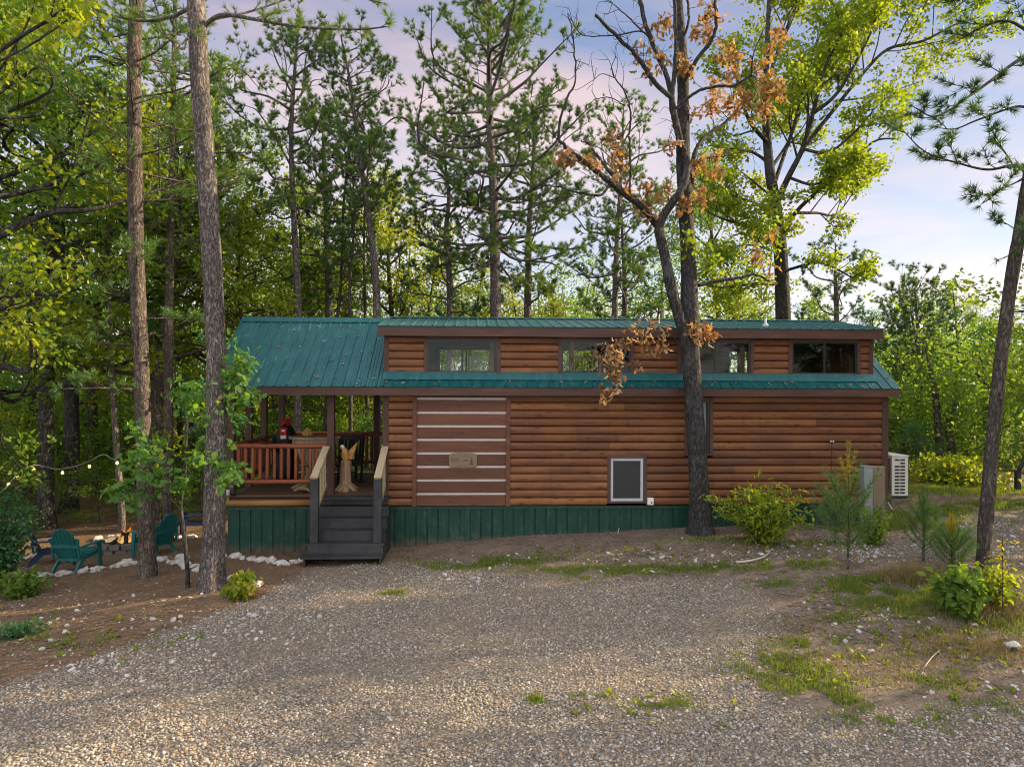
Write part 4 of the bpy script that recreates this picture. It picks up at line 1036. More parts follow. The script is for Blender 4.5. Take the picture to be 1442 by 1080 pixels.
# ------------------------------------------------------------------ fire pit, chairs, stones
def adirondack(loc, rz, mat, label):
    t = empty('adirondack_chair', loc, rz); tag(t, label, 'garden chair', 'plastic chairs around the fire pit'); m = M[mat]
    # front of the chair is +y
    b = MB()                                # fan shaped slatted back, reclined
    n = 7
    for k in range(n):
        f = (k - (n-1)/2) / ((n-1)/2); x0 = f*.19; x1 = f*.285; top = .98 - .20*f*f
        a = Vector((x0, -.20, .25)); c = Vector((x1, -.20 - (top - .25)*.40, top))
        w0, w1 = .058, .086; dz = (c - a).normalized(); nn = Vector((0, dz.z, -dz.y)).normalized()*.012
        q = [a + Vector((-w0/2, 0, 0)), a + Vector((w0/2, 0, 0)), c + Vector((w1/2, 0, -.012*abs(f) - (.03*f if f > 0 else 0))), c + Vector((-w1/2, 0, -.012*abs(f) + (.03*f if f < 0 else 0)))]
        b.add([p - nn for p in q] + [p + nn for p in q], [(0,1,2,3), (7,6,5,4), (0,4,5,1), (1,5,6,2), (2,6,7,3), (3,7,4,0)])
    b.bar((-.27, -.345, .58), (.27, -.345, .58), .03, .07); b.bar((-.21, -.225, .27), (.21, -.225, .27), .03, .06)
    b.build('backrest', m, t)
    s_ = MB()
    for k in range(6):
        y = -.18 + k*.098; z = .285 + k*.017; s_.bar((-.26, y, z), (.26, y, z), .088, .022)
    s_.bar((-.26, .415, .35), (.26, .415, .35), .022, .09); s_.build('seat', m, t)
    for sx in (-1, 1):
        a_ = MB(); a_.prism([(sx*.25, -.38), (sx*.33, -.36), (sx*.37, .30), (sx*.355, .37), (sx*.27, .38), (sx*.255, .30)], 'z', .54, .565); a_.build('armrest', m, t, bevel=.006)
        l_ = MB(); l_.prism([(.30, 0), (.40, 0), (.385, .30), (.36, .538), (.24, .538), (.29, .30)], 'x', sx*.30 - .02, sx*.30 + .02); l_.build('front_leg', m, t)
        l_ = MB(); l_.prism([(-.47, 0), (-.37, 0), (-.12, .25), (.33, .29), (.33, .33), (-.20, .30)], 'x', sx*.245 - .018, sx*.245 + .018); l_.build('rear_leg', m, t)
        l_ = MB(); l_.prism([(-.335, .30), (-.29, .30), (-.33, .538), (-.38, .538)], 'x', sx*.285 - .015, sx*.285 + .015); l_.build('arm_support', m, t)
    return t
def at(u, d): p = P(u, 700, d); return Vector((p.x, p.y, gz(p.x, p.y)))
adirondack(at(108, 14.9), R(-2), 'greenplastic', 'green plastic adirondack chair facing the fire, nearest the camera on the left')
adirondack(at(73, 15.9), R(-60), 'bluelplastic', 'navy blue plastic chair standing behind the left green chair')
adirondack(at(219, 15.9), R(66), 'greenplastic', 'green plastic adirondack chair half hidden behind the second pine trunk')
adirondack(at(278, 18.3), R(120), 'bluelplastic', 'navy blue plastic chair half hidden behind the biggest pine trunk')
fp = at(178, 17.3); t = empty('fire_pit', fp); tag(t, 'low round fire pit ringed with grey stone blocks', 'fire pit')
rf_ = random.Random(11)
for row in (0, 1):
    for k in range(15):
        a = 2*math.pi*(k + .5*row)/15; b = MB(); b.box(-.115, .115, -.08, .08, -.02, .105); o = b.build('block', M['block'], t, bevel=.012)
        o.location = (.60*math.cos(a), .60*math.sin(a), -.03 + row*.128); o.rotation_euler = (rf_.uniform(-.05,.05), rf_.uniform(-.05,.05), a + math.pi/2 + rf_.uniform(-.08,.08))
m_ = MB(); m_.lathe([(.50, 0), (.50, .06), (.3, .10), (.05, .12)], 20); m_.build('ash_bed', M['ash'], t, True)
for k in range(5):
    a = k*1.3; m_ = MB(); d = Vector((math.cos(a), math.sin(a), 0)); m_.tube([d*.38 + Vector((0,0,.12)), d*.1 + Vector((0,0,.28)), d*-.12 + Vector((0,0,.38))], [.05, .055, .04], 9); m_.build('firewood', M['char'], t, True)
t = empty('campfire', fp + Vector((0, 0, .16))); tag(t, 'bright orange campfire flames burning in the stone fire pit', 'fire')
rf_ = random.Random(4)
for k in range(9):
    a = k*2.4; rr = .20*math.sqrt(k/9); h = rf_.uniform(.26, .50) * (1.15 - k*.06); w = rf_.uniform(.06, .11); m_ = MB(); pts, rd = [], []
    for i in range(9):
        f = i/8; pts.append((rr*math.cos(a)*(1-.5*f) + .07*math.sin(f*5 + k)*f, rr*math.sin(a)*(1-.5*f) + .05*math.cos(f*4 + k)*f, h*f)); rd.append(w*(math.sin(min(1, f*1.15 + .18)*math.pi)**.8*.9 + .04)*(1 - f*.55) if f < .98 else .004)
    m_.tube(pts, rd, 9); m_.build('flame', M['flame'], t, True)

rs = np.random.default_rng(9); _st = [0]
ROCK = []
for k in range(14):
    m_ = MB(); m_.blob((0,0,0), (1, .78 + .02*k, .62), 40 + k, 2, .55); o = None
    me_ = bpy.data.meshes.new('border_stone'); me_.from_pydata(m_.v, [], m_.f); me_.materials.append(M['stone']); fixn(me_); ROCK.append(me_)
def rock(x, y, s, label, grp, name='border_stone', dz=0):
    o = bpy.data.objects.new(name, ROCK[_st[0] % 14]); _st[0] += 1; COL.objects.link(o)
    o.location = (x, y, gz(x, y) + s*.28 + dz); o.scale = (s*rs.uniform(.85, 1.25), s*rs.uniform(.85, 1.2), s*rs.uniform(.75, 1.15)); o.rotation_euler = (rs.uniform(-.4,.4), rs.uniform(-.4,.4), rs.uniform(0, 6.28)); tag(o, label, 'stone', grp)
def row(pix, n, s, label, grp, jit=.06):
    p = spline([Vector((*ground_hit(u, v), 0)) for u, v in pix], 12); seg = np.r_[0, np.cumsum(np.hypot(*np.diff(p[:, :2], axis=0).T))]
    for q in np.linspace(0, seg[-1], n):
        x = np.interp(q, seg, p[:, 0]) + rs.normal(0, jit); y = np.interp(q, seg, p[:, 1]) + rs.normal(0, jit); rock(x, y, s*rs.uniform(.65, 1.35), label, grp)
A_ = 'rough white quartz stone in the row edging the fire pit clearing'
row([(-30, 806), (20, 812), (60, 813), (110, 806), (150, 801), (188, 794)], 42, .085, A_, 'white stones edging the fire pit clearing')
row([(0, 800), (20, 790), (45, 783), (70, 778)], 15, .085, A_, 'white stones edging the fire pit clearing')
row([(224, 790), (240, 789), (262, 797), (280, 801)], 13, .095, 'rough white stone in the pile between the pine trunks', 'white stones between the pine trunks', .09)
row([(318, 784), (345, 787), (372, 791), (400, 795), (422, 792)], 17, .085, 'rough white stone in the row below the green porch skirting', 'white stones below the porch', .04)
row([(140, 762), (165, 757), (190, 756)], 12, .10, 'pale stone heaped at the far side of the fire pit', 'pale stones behind the fire pit', .1)
row([(240, 760), (262, 758), (278, 757)], 7, .09, 'flat pale stone in the row behind the green chair', 'pale stones behind the chairs', .05)
h = ground_hit(352, 822); rock(h[0], h[1], .10, 'white stone lying beside the small reddish plant', 'white stones by the small plant'); h = ground_hit(362, 826); rock(h[0], h[1], .09, 'white stone lying beside the small reddish plant', 'white stones by the small plant'); h = ground_hit(327, 816); rock(h[0], h[1], .09, 'white stone lying beside the small reddish plant', 'white stones by the small plant')
h = ground_hit(1425, 912); rock(h[0], h[1], .11, 'single pale boulder in the dry grass at the right edge', None)
# fallen sticks
def stick(pts, r, label, mat='stick'):
    w = [on_ground(u, v) + Vector((0, 0, r + dz)) for u, v, dz in pts]; o = MB(); b0 = w[0].copy()
    t = empty('fallen_stick', b0 - Vector((0, 0, r))); tag(t, label, 'stick'); s_ = spline([p - t.location for p in w], 5); o.tube([tuple(p) for p in s_], np.linspace(r, r*.45, len(s_)), 7); o.build('stick_body', M[mat], t, True)
stick([(1036, 793, 0), (1055, 793, .02), (1075, 788, .03), (1085, 780, .02)], .022, 'bleached fallen branch lying on the dirt right of the oak')
stick([(870, 752, 0), (872, 745, .1), (866, 735, .28), (864, 727, .42)], .010, 'thin dry forked twig leaning against the green skirting')
stick([(1325, 915, 0), (1312, 930, .03), (1300, 945, .02)], .010, 'thin pale stick lying in the dry grass')
# string lights
cord = [(-25, 712, 17.4), (5, 690, 17.6), (30, 662, 18.0), (52, 655, 18.4), (78, 660, 18.6), (100, 658, 18.4), (124, 650, 18.2), (145, 640, 18.0), (158, 646, 17.8), (166, 645, 17.8)]
w = [P(u, v, d) for u, v, d in cord]; t = empty('string_lights', w[0]); tag(t, 'string of warm lit bulbs hung between the trees by the fire pit', 'string lights')
s_ = spline([p - w[0] for p in w], 6); m_ = MB(); m_.tube([tuple(p) for p in s_], [.009]*len(s_), 6); m_.build('cord', M['cord'], t, True)
for (u, v, d) in ((12, 676, 17.65), (48, 656, 18.3), (126, 651, 18.2), (165, 646, 17.8), (25, 667, 17.9), (88, 660, 18.5)):
    p = P(u, v, d) - w[0]; s = MB(); s.lathe([(.014, -.06), (.018, -.055), (.018, 0)], 10, p); b_ = s.build('socket', M['black'], t)
    b = MB(); b.lathe([(.006, -.15), (.028, -.135), (.036, -.11), (.03, -.085), (.016, -.061)], 12, p); b.build('bulb', M['bulb'], t, True)
# ------------------------------------------------------------------ vegetation
UP = np.array([0, 0, 1.0])
def nrm(v): return v / (np.linalg.norm(v, axis=-1, keepdims=True) + 1e-9)
def along(path, s):
    seg = np.r_[0, np.cumsum(np.linalg.norm(np.diff(path, axis=0), axis=1))]; x = s * seg[-1]
    p = np.array([np.interp(x, seg, path[:, k]) for k in range(3)]); i = min(len(path) - 2, max(0, np.searchsorted(seg, x) - 1)); return p, nrm(path[i+1] - path[i]), seg[-1]
def plen(path): return np.linalg.norm(np.diff(path, axis=0), axis=1).sum()

LEAF = {'rhomb': np.array([(0,0),(.42,.36),(1,0),(.42,-.36)]),
        'oval': np.array([(0,0),(.25,.26),(.6,.29),(1,0),(.6,-.29),(.25,-.26)]),
        'oak': np.array([(0,0),(.12,.10),(.28,.28),(.38,.13),(.58,.38),(.66,.18),(.86,.30),(1,.02),(.86,-.28),(.66,-.18),(.56,-.38),(.38,-.13),(.26,-.28),(.12,-.10)]),
        'lance': np.array([(0,0),(.3,.15),(.6,.14),(1,0),(.6,-.14),(.3,-.15)])}
def leaves(G, C, size, rng, shape='rhomb', up=.75, droop=.15, curl=.18, var=.35, dirs=None):
    n = len(C)
    if n == 0: return
    T2 = LEAF[shape]; nm = nrm(rng.normal(0, 1, (n, 3)) * .75 + UP * up)
    d = rng.normal(0, 1, (n, 3)) if dirs is None else dirs + rng.normal(0, .45, (n, 3))
    d = nrm(d - nm * (d * nm).sum(1, keepdims=True)); d = nrm(d - UP * droop); b = nrm(np.cross(nm, d)); nm = np.cross(d, b)
    s = size * rng.uniform(1 - var, 1 + var, n)
    V = C[:, None, :] + s[:, None, None] * (T2[None, :, 0:1] * d[:, None, :] + T2[None, :, 1:2] * b[:, None, :] + (curl * (np.abs(T2[None, :, 1:2]) * 1.6 - T2[None, :, 0:1] ** 2)) * nm[:, None, :])
    k = len(T2); G.add(V.reshape(-1, 3), np.arange(n * k).reshape(n, k))
def clump_pts(C, n, sig, rng, flat=.7):
    C = np.asarray(C); t = rng.normal(0, 1, (len(C), n, 3)) * np.array([sig, sig, sig * flat]); return (C[:, None, :] + t).reshape(-1, 3)
def needles(G, C, D, n, ln, w, rng, spread=.75):
    if len(C) == 0: return
    C = np.repeat(np.asarray(C), n, 0); D = np.repeat(np.asarray(D), n, 0); m = len(C)
    d = nrm(D + nrm(rng.normal(0, 1, (m, 3))) * spread); l = ln * rng.uniform(.7, 1.15, m)[:, None]; b = nrm(np.cross(d, rng.normal(0, 1, (m, 3)))) * w * .5
    c0 = C + d * .01
    V = np.stack([c0 - b, c0 + b, c0 + d * l - UP * .06 * l], 1).reshape(-1, 3); G.add(V, np.arange(3 * m).reshape(m, 3))

def pine_branch(T, tf, path, r0, rng, start=.3, sp=.26, tl=.55, tw=4, n_t=(.45, .75, 1.0)):
    ln = plen(path); T.tube(path, np.linspace(r0, max(.006, r0 * .22), len(path)), 5); s = start; side = 1
    while s < 1:
        p, t, _ = along(path, s); hz = nrm(np.cross(t, UP) + 1e-6); side = -side
        d = nrm(t * rng.uniform(.3, .9) + hz * side * rng.uniform(.3, 1.2) + UP * rng.uniform(-.2, .7)); l = tl * (1.2 - .6 * s) * rng.uniform(.5, 1.4)
        q = spline([p, p + d * l * .5 + rng.normal(0, .06, 3)*l, p + d * l + UP * l * .16], 2); T.tube(q, np.linspace(.010, .005, len(q)), 3)
        for k in n_t: a, tt, _ = along(q, min(.999, k)); tf.append((a, nrm(tt + UP * .25)))
        for k in (.4, .65, .85):
            a, tt, _ = along(q, k); d2 = nrm(tt + rng.normal(0, .75, 3) + UP*.2); l2 = l * rng.uniform(.25, .5); b = a + d2*l2; T.tube(np.array([a, a + d2*l2*.5, b]), [.006, .005, .003], 3); tf.append((b, nrm(d2 + UP*.2))); tf.append((a + d2*l2*.55, d2))
        s += sp / ln * rng.uniform(.5, 1.6)
    tf.append((path[-1], nrm(path[-1] - path[-2])))
def gen_pine(seed, H, r0, crown0, blen, nb, lean=(0, 0), nn=12, nl=.17, nw=.019, wob=.12, rise=(.05, .75), sp=.36, tl=.70, rings=30, sides=10, trunk_path=None, dead=4):
    rng = np.random.default_rng(seed); T, G, tf = Geo(), Geo(), []
    f = np.linspace(0, 1, rings)
    if trunk_path is None:
        ph = rng.uniform(0, 6, 4)
        path = np.stack([lean[0]*f**1.3*H + wob*np.sin(f*5+ph[0])*f + wob*.4*np.sin(f*13+ph[1])*f, lean[1]*f*H + wob*np.cos(f*4.3+ph[2])*f, f*H - .25*(1-f)], -1)
    else: path = trunk_path
    rad = r0 * (1 - .80 * f ** 1.15) * (1 + .30 * np.exp(-f * H / .35)); T.tube(path, rad, sides)
    az = rng.uniform(0, 6)
    for k in range(nb):
        t = (k + rng.uniform(0, .8)) / nb; s = crown0 + (.985 - crown0) * t ** .92; p, tg, _ = along(path, s); az += 2.4 + rng.normal(0, .5)
        L_ = blen * (.45 + .55 * min(1, t * 3.0 + .3)) * (1 - t ** 2.6 * .72) * rng.choice([.35, .6, .85, 1.0, 1.2]) * rng.uniform(.85, 1.15); el = rise[0] + (rise[1] - rise[0]) * t + rng.normal(0, .22)
        d = np.array([math.cos(az) * math.cos(el), math.sin(az) * math.cos(el), math.sin(el)])
        q = np.array([p, p + d*L_*.35 - UP*.03*L_ + rng.normal(0, .05, 3)*L_, p + d*L_*.7 + rng.normal(0, .09, 3)*L_, p + d*L_ + UP*.13*L_ + rng.normal(0, .09, 3)*L_])
        pine_branch(T, tf, spline(q, 4), min(r0*.34, .012 + L_*.016), rng, sp=sp, tl=tl)
    for k in range(dead):      # dead stubs below the crown
        s = crown0 * rng.uniform(.55, 1); p, tg, _ = along(path, s); a = rng.uniform(0, 6.28); L_ = rng.uniform(.3, 1.1)
        d = np.array([math.cos(a), math.sin(a), rng.uniform(-.2, .2)]); T.tube(spline([p, p + d*L_*.5, p + d*L_ + rng.normal(0, .12, 3)], 3), np.linspace(.018, .005, 7), 4)
    C = np.array([a for a, _ in tf]); D = np.array([b for _, b in tf]); needles(G, C, D, nn, nl, nw, rng)
    return T, G, path, rad, tf
def leafy(T, cl, path, r0, rng, depth, sp=.55, ratio=.5, start=.3, rmin=.006, up=.35, ang=(.55, 1.05)):
    ln = plen(path); T.tube(path, np.linspace(r0, max(rmin, r0 * .3), len(path)), 6 if r0 > .05 else 4); s = start + rng.uniform(0, .1)
    while s < 1.0:
        p, t, _ = along(path, s); a = nrm(np.cross(t, rng.normal(0, 1, 3))); th = rng.uniform(*ang)
        d = nrm(t * math.cos(th) + a * math.sin(th) + UP * up * rng.uniform(.2, 1)); l = ln * ratio * (1.15 - .6 * s) * rng.uniform(.65, 1.25)
        q = spline([p, p + d*l*.5 + rng.normal(0, .07, 3)*l, p + d*l + UP*.06*l + rng.normal(0, .1, 3)*l], 3); rr = max(rmin, r0 * (1 - .65*s) * .5)
        if depth > 0: leafy(T, cl, q, rr, rng, depth - 1, sp * .62, ratio, .3, rmin, up, ang)
        else:
            T.tube(q, np.linspace(rr, rmin * .6, len(q)), 3); cl += [along(q, k)[0] for k in (.45, .75, .999)]
        s += sp / ln * rng.uniform(.7, 1.4)
    cl.append(path[-1])
def gen_broad(seed, H, r0, crown0, spread, nb, depth=1, n_leaf=11, size=.105, sig=.2, shape='rhomb', wob=.25, sp=.62, elev=(.1, 1.0), lean=(0, 0), top=1.0):
    rng = np.random.default_rng(seed); T, G, cl = Geo(), Geo(), []; f = np.linspace(0, 1, 22); ph = rng.uniform(0, 6, 4)
    path = np.stack([lean[0]*f*H + wob*np.sin(f*5+ph[0])*f, lean[1]*f*H + wob*np.cos(f*4+ph[1])*f, f*H*.93 - .25*(1-f)], -1)
    T.tube(path, r0 * (1 - .82*f) * (1 + .4*np.exp(-f*H/.3)), 10); az = rng.uniform(0, 6)
    for k in range(nb):
        t = (k + rng.uniform(0, .9)) / nb; s = crown0 + (.97 - crown0) * t; p, tg, _ = along(path, s); az += 2.4 + rng.normal(0, .6)
        L_ = spread * (math.sin(min(1, .30 + t * .75) * math.pi) ** .7 * .8 + .22) * rng.uniform(.6, 1.25); el = elev[0] + (elev[1] - elev[0]) * t + rng.normal(0, .16)
        d = np.array([math.cos(az)*math.cos(el), math.sin(az)*math.cos(el), math.sin(el)])
        q = spline([p, p + d*L_*.4 + UP*.05*L_, p + d*L_*.75 + rng.normal(0, .09, 3)*L_, p + d*L_ + rng.normal(0, .1, 3)*L_ + UP*.05*L_], 4)
        leafy(T, cl, q, max(.02, r0 * .42 * (1 - .6*t)), rng, depth, sp)
    cl += [path[-1]] * 2
    leaves(G, clump_pts(cl, n_leaf, sig, rng), size, rng, shape); return T, G
ALLTREES = []
def tree_obj(name, loc, label, cat, tm, gm, tmat, gmat, group=None, rz=0.0, scale=(1, 1, 1), tn='trunk', gn='crown'):
    t = empty(name, loc, rz); t.scale = scale; tag(t, label, cat, group)
    for nm, me, mt in ((tn, tm, tmat), (gn, gm, gmat)):
        if me is None: continue
        if not me.materials: me.materials.append(mt)
        o = bpy.data.objects.new(nm, me); COL.objects.link(o); o.parent = t
        if o.material_slots and o.material_slots[0].material != mt: o.material_slots[0].link = 'OBJECT'; o.material_slots[0].material = mt
    ALLTREES.append(t); return t
def rough_trunk(path, rad, amp=.05, sides=34, rings=220, flare=0.5, fl_h=.35, seed=0, sc_=(9.0, 4.2)):
    """trunk with bark plates modelled into the surface"""
    p = spline(path, 8); seg = np.r_[0, np.cumsum(np.linalg.norm(np.diff(p, axis=0), axis=1))]; x = np.linspace(0, seg[-1], rings)
    p = np.stack([np.interp(x, seg, p[:, k]) for k in range(3)], -1); r = np.interp(np.linspace(0, 1, rings), np.linspace(0, 1, len(rad)), rad)
    V, Q = tube_np(p, np.ones(rings), sides); D = V.reshape(rings, sides, 3) - p[:, None]
    out = np.empty((rings, sides))
    for i in range(rings):
        for j in range(sides):
            a = 2*math.pi*j/sides; q = Vector((math.cos(a)*r[i]*sc_[0]*1.6 + seed, math.sin(a)*r[i]*sc_[0]*1.6, x[i]*sc_[1])); q += noise.noise_vector(q*.8)*.4
            e = min(1, abs(noise.noise(q))*3.6)*.7 + min(1, abs(noise.noise(q*2.1))*3.2)*.3
            fl = flare*math.exp(-x[i]/fl_h)*(1 + .35*math.sin(4*a + seed) + .2*math.sin(7*a + seed*2))
            out[i, j] = r[i]*(1 + fl) + r[i]**.5*amp*.42*(e - .6) + .012*noise.noise(q*.35)
    V = p[:, None] + D*out[:, :, None]; return V.reshape(-1, 3), Q, p, r

# ---- prototypes shared by the woods behind
def pk(T, G, nm): return T.mesh(nm + '_trunk', True), G.mesh(nm + '_crown')
PR = {}
T, G, *_ = gen_pine(21, 17, .19, .46, 2.7, 46, nn=25); PR['pA'] = (*pk(T, G, 'pine_a'), 17)
T, G, *_ = gen_pine(22, 13, .14, .30, 2.0, 44, nn=25, wob=.3, lean=(.02, 0)); PR['pB'] = (*pk(T, G, 'pine_b'), 13)
T, G, *_ = gen_pine(23, 15, .13, .55, 1.7, 30, nn=25, wob=.35, lean=(-.03, .01)); PR['pC'] = (*pk(T, G, 'pine_c'), 15)
T, G, *_ = gen_pine(24, 9, .10, .16, 1.5, 40, nn=12); PR['pD'] = (*pk(T, G, 'pine_d'), 9)
T, G = gen_broad(31, 15, .21, .30, 3.3, 27, 1, 22, .105, .20); PR['bA'] = (*pk(T, G, 'broad_a'), 15)
T, G = gen_broad(32, 11, .15, .24, 2.6, 26, 1, 22, .10, .19, wob=.4); PR['bB'] = (*pk(T, G, 'broad_b'), 11)
T, G = gen_broad(33, 8, .10, .14, 2.0, 24, 1, 20, .10, .17, wob=.3); PR['bC'] = (*pk(T, G, 'broad_c'), 8)
T, G = gen_broad(34, 4.5, .05, .06, 1.5, 20, 1, 18, .085, .20, wob=.2, elev=(.25, 1.1)); PR['bD'] = (*pk(T, G, 'broad_d'), 4.5)
T, G = gen_broad(35, 13, .19, .28, 2.9, 30, 1, 15, .105, .17, 'oak', wob=.3); PR['bE'] = (*pk(T, G, 'broad_e'), 13)
def put(proto, name, u, d, topv, label, leaf, bk='bark_far', group=None, rz=None, sx=1.0, lean=0.0, H=None, cat='tree'):
    tm, gm, h0 = PR[proto]; p = P(u, 540, d); z = gz(p.x, p.y); H = H or (CAMZ + (540 - topv) * d / F - z); s = H / h0
    r = random.Random(int(u * 7 + d * 13))
    t = tree_obj(name, (p.x, p.y, z), label, cat, tm, gm, M[bk], M[leaf], group, rz if rz is not None else r.uniform(0, 6.28), (s * sx, s * sx, s))
    t.rotation_euler.y = lean; return t

# ---- 1. the big pine in front of the porch
def pix_path(pts): return np.array([tuple(P(u, v, d)) for u, v, d in pts])
def loc(path, base): return np.asarray(path) - np.array(tuple(base))
b1 = on_ground(299, 829); d1 = b1.y
pth = loc(pix_path([(299, 836, d1), (300, 780, d1), (304, 640, d1), (305, 520, d1 - .02), (299, 380, d1 - .04), (290, 240, d1 - .05), (282, 120, d1 - .06), (276, 0, d1 - .06), (268, -180, d1 - .04), (264, -420, d1)]), b1)
rr = [.185, .175, .165, .16, .157, .15, .147, .14, .12, .07]
V, Q, cp_, cr_ = rough_trunk(pth, rr, .075, 40, 300, .42, .35, 1.0)
T = Geo(); T.add(V, Q); G = Geo(); tf = []; rng = np.random.default_rng(101)
for pts, r in (([(280,45,0),(310,22,-.2),(360,28,-.5),(420,38,-.7),(500,42,-.8),(545,38,-.8)], .045), ([(280,42,0),(300,28,.2),(340,20,.5),(380,8,.8),(430,-10,1.0)], .035),
               ([(277,12,0),(310,-20,.3),(370,-30,.6),(450,-15,.9),(540,5,1.2)], .045), ([(274,8,0),(240,25,.3),(200,30,.6),(150,20,1.0),(120,8,1.2)], .04), ([(279,40,0),(262,55,-.3),(250,70,-.6)], .02),
               ([(272,-40,0),(340,-80,-.5),(430,-60,-.9),(520,-20,-1.0)], .04), ([(270,-60,0),(210,-70,.6),(130,-40,1.0),(60,0,1.2)], .04)):
    pine_branch(T, tf, spline(loc(pix_path([(u, v, d1 + dd) for u, v, dd in pts]), b1), 5), r, rng, .35, .30, .5)
for k in range(26):
    s = .80 + .2 * k / 26; p, t_, _ = along(cp_, s); a = k * 2.4; L_ = 2.3 * (1.1 - (s - .8) * 4.2) + .3; d = np.array([math.cos(a), math.sin(a), .25])
    pine_branch(T, tf, spline([p, p + d*L_*.5, p + d*L_ + UP*.15*L_], 4), .03, rng, .3, .26, .5)
needles(G, [a for a, _ in tf], [b for _, b in tf], 22, .15, .008, rng)
tree_obj('pine_tree', b1, 'biggest pine trunk with plated bark standing before the porch corner', 'tree', T.mesh('trunk', True), G.mesh('crown'), M['bark_pine'], M['needle'])

# ---- 2. second pine, left of it
b2 = on_ground(206, 813); d2 = b2.y
pth = loc(pix_path([(207, 822, d2), (207, 770, d2), (203, 640, d2), (199, 520, d2), (193, 380, d2), (190, 240, d2), (189, 100, d2), (191, -20, d2), (190, -220, d2), (188, -420, d2)]), b2)
V, Q, cp_, cr_ = rough_trunk(pth, [.150, .142, .137, .135, .13, .12, .11, .10, .08, .03], .07, 34, 240, .35, .3, 5.0)
T = Geo(); T.add(V, Q); G = Geo(); tf = []; rng = np.random.default_rng(102)
for k in range(64):
    s = .44 + .55 * k / 64 + rng.uniform(-.01, .01); p, t_, _ = along(cp_, s); a = k * 2.4 + rng.uniform(-.4, .4); L_ = rng.uniform(.5, 1.9) * (1.15 - max(0, s - .75) * 2.5); d = np.array([math.cos(a), math.sin(a), rng.uniform(-.05, .45)])
    pine_branch(T, tf, spline([p, p + d*L_*.5, p + d*L_ + UP*.12*L_], 4), .022, rng, .3, .34, .5)
for a, s in ((3.6, .27), (.2, .30), (2.7, .33), (5.2, .36), (4.1, .22)):
    p, t_, _ = along(cp_, s); L_ = rng.uniform(.8, 1.5); d = np.array([math.cos(a), math.sin(a), .05]); pine_branch(T, tf, spline([p, p + d*L_*.5, p + d*L_ - UP*.05], 4), .02, rng, .3, .2, .45)
needles(G, [a for a, _ in tf], [b for _, b in tf], 14, .15, .012, rng)
tree_obj('pine_tree', b2, 'slim pine standing between the fire pit and the biggest pine', 'tree', T.mesh('trunk', True), G.mesh('crown'), M['bark_pine2'], M['needle'])

# ---- 3. right hand foreground pine
b3 = on_ground(1385, 801); d3 = b3.y
pth = loc(pix_path([(1385, 810, d3), (1388, 740, d3), (1398, 620, d3), (1410, 500, d3), (1425, 390, d3), (1442, 290, d3), (1462, 150, d3), (1480, 0, d3), (1500, -180, d3), (1515, -330, d3)]), b3)
V, Q, cp_, cr_ = rough_trunk(pth, [.102, .098, .095, .092, .088, .082, .075, .065, .05, .02], .05, 26, 200, .25, .25, 9.0, (11, 5))
T = Geo(); T.add(V, Q); G = Geo(); tf = []; rng = np.random.default_rng(103)
for pts, r in (([(1458,95,0),(1441,82,-.1),(1397,113,-.4),(1366,135,-.6),(1319,164,-.8),(1285,150,-.9)], .035), ([(1455,155,0),(1429,151,.1),(1375,170,.4),(1344,182,.6),(1315,179,.8)], .025),
               ([(1447,245,0),(1429,233,.0),(1391,239,.1),(1350,230,.2),(1303,214,.2),(1268,180,.2)], .03), ([(1447,250,0),(1420,262,-.2),(1395,275,-.4),(1380,290,-.5)], .014), ([(1430,240,0),(1415,215,.1),(1395,200,.2),(1380,215,.2)], .014),
               ([(1468,60,0),(1420,30,.3),(1380,40,.6),(1345,60,.9)], .03), ([(1475,20,0),(1430,-10,-.4),(1380,-10,-.7),(1340,15,-.9)], .03), ([(1443,330,0),(1425,320,-.1),(1412,312,-.2)], .01), ([(1415,363,0),(1405,366,-.1)], .008),
               ([(1443,300,0),(1470,280,.4),(1510,270,.7)], .02), ([(1455,200,0),(1500,180,-.5),(1540,170,-.8)], .02)):
    pine_branch(T, tf, spline(loc(pix_path([(u, v, d3 + dd) for u, v, dd in pts]), b3), 5), r, rng, .22, .24, .40)
for k in range(26):
    s = .74 + .25*k/26; p, t_, _ = along(cp_, s); a = k*2.4; L_ = rng.uniform(.8, 1.7)*(1.2 - (s - .74)*3); d = np.array([math.cos(a), math.sin(a), .3]); pine_branch(T, tf, spline([p, p + d*L_*.5, p + d*L_ + UP*.1*L_], 4), .02, rng, .25, .2, .42)
needles(G, [a for a, _ in tf], [b for _, b in tf], 22, .15, .011, rng, .85)
tree_obj('pine_tree', b3, 'thin dark leaning pine at the right with drooping needle branches', 'tree', T.mesh('trunk', True), G.mesh('crown'), M['bark_far'], M['needle_d'])

# ---- 4. the oak with dead orange leaves in front of the cabin
bo = on_ground(985, 752); do = bo.y
def opath(pts): return spline(loc(pix_path([(u, v, do + dd) for u, v, dd in pts]), bo), 6)
V, Q, cp_, _ = rough_trunk(loc(pix_path([(987, 758, do), (986, 720, do), (982, 640, do), (977, 560, do), (972, 490, do), (971, 430, do+.02), (970, 370, do+.05), (966, 300, do+.08), (962, 225, do+.10), (962, 120, do+.12), (956, 20, do+.14), (950, -80, do+.16)]), bo),
                    [.205, .188, .182, .18, .185, .155, .145, .135, .12, .115, .09, .06], .06, 38, 260, .5, .30, 3.0, (10, 4))
T = Geo(); T.add(V, Q); rng = np.random.default_rng(104); cl = []
V, Q, _, _ = rough_trunk(loc(pix_path([(974, 520, do), (966, 480, do-.08), (955, 440, do-.14), (945, 405, do-.17), (936, 360, do-.2), (927, 322, do-.22)]), bo), [.10, .125, .115, .105, .10, .095], .05, 24, 60, 0, .3, 7.0, (10, 4)); T.add(V, Q)
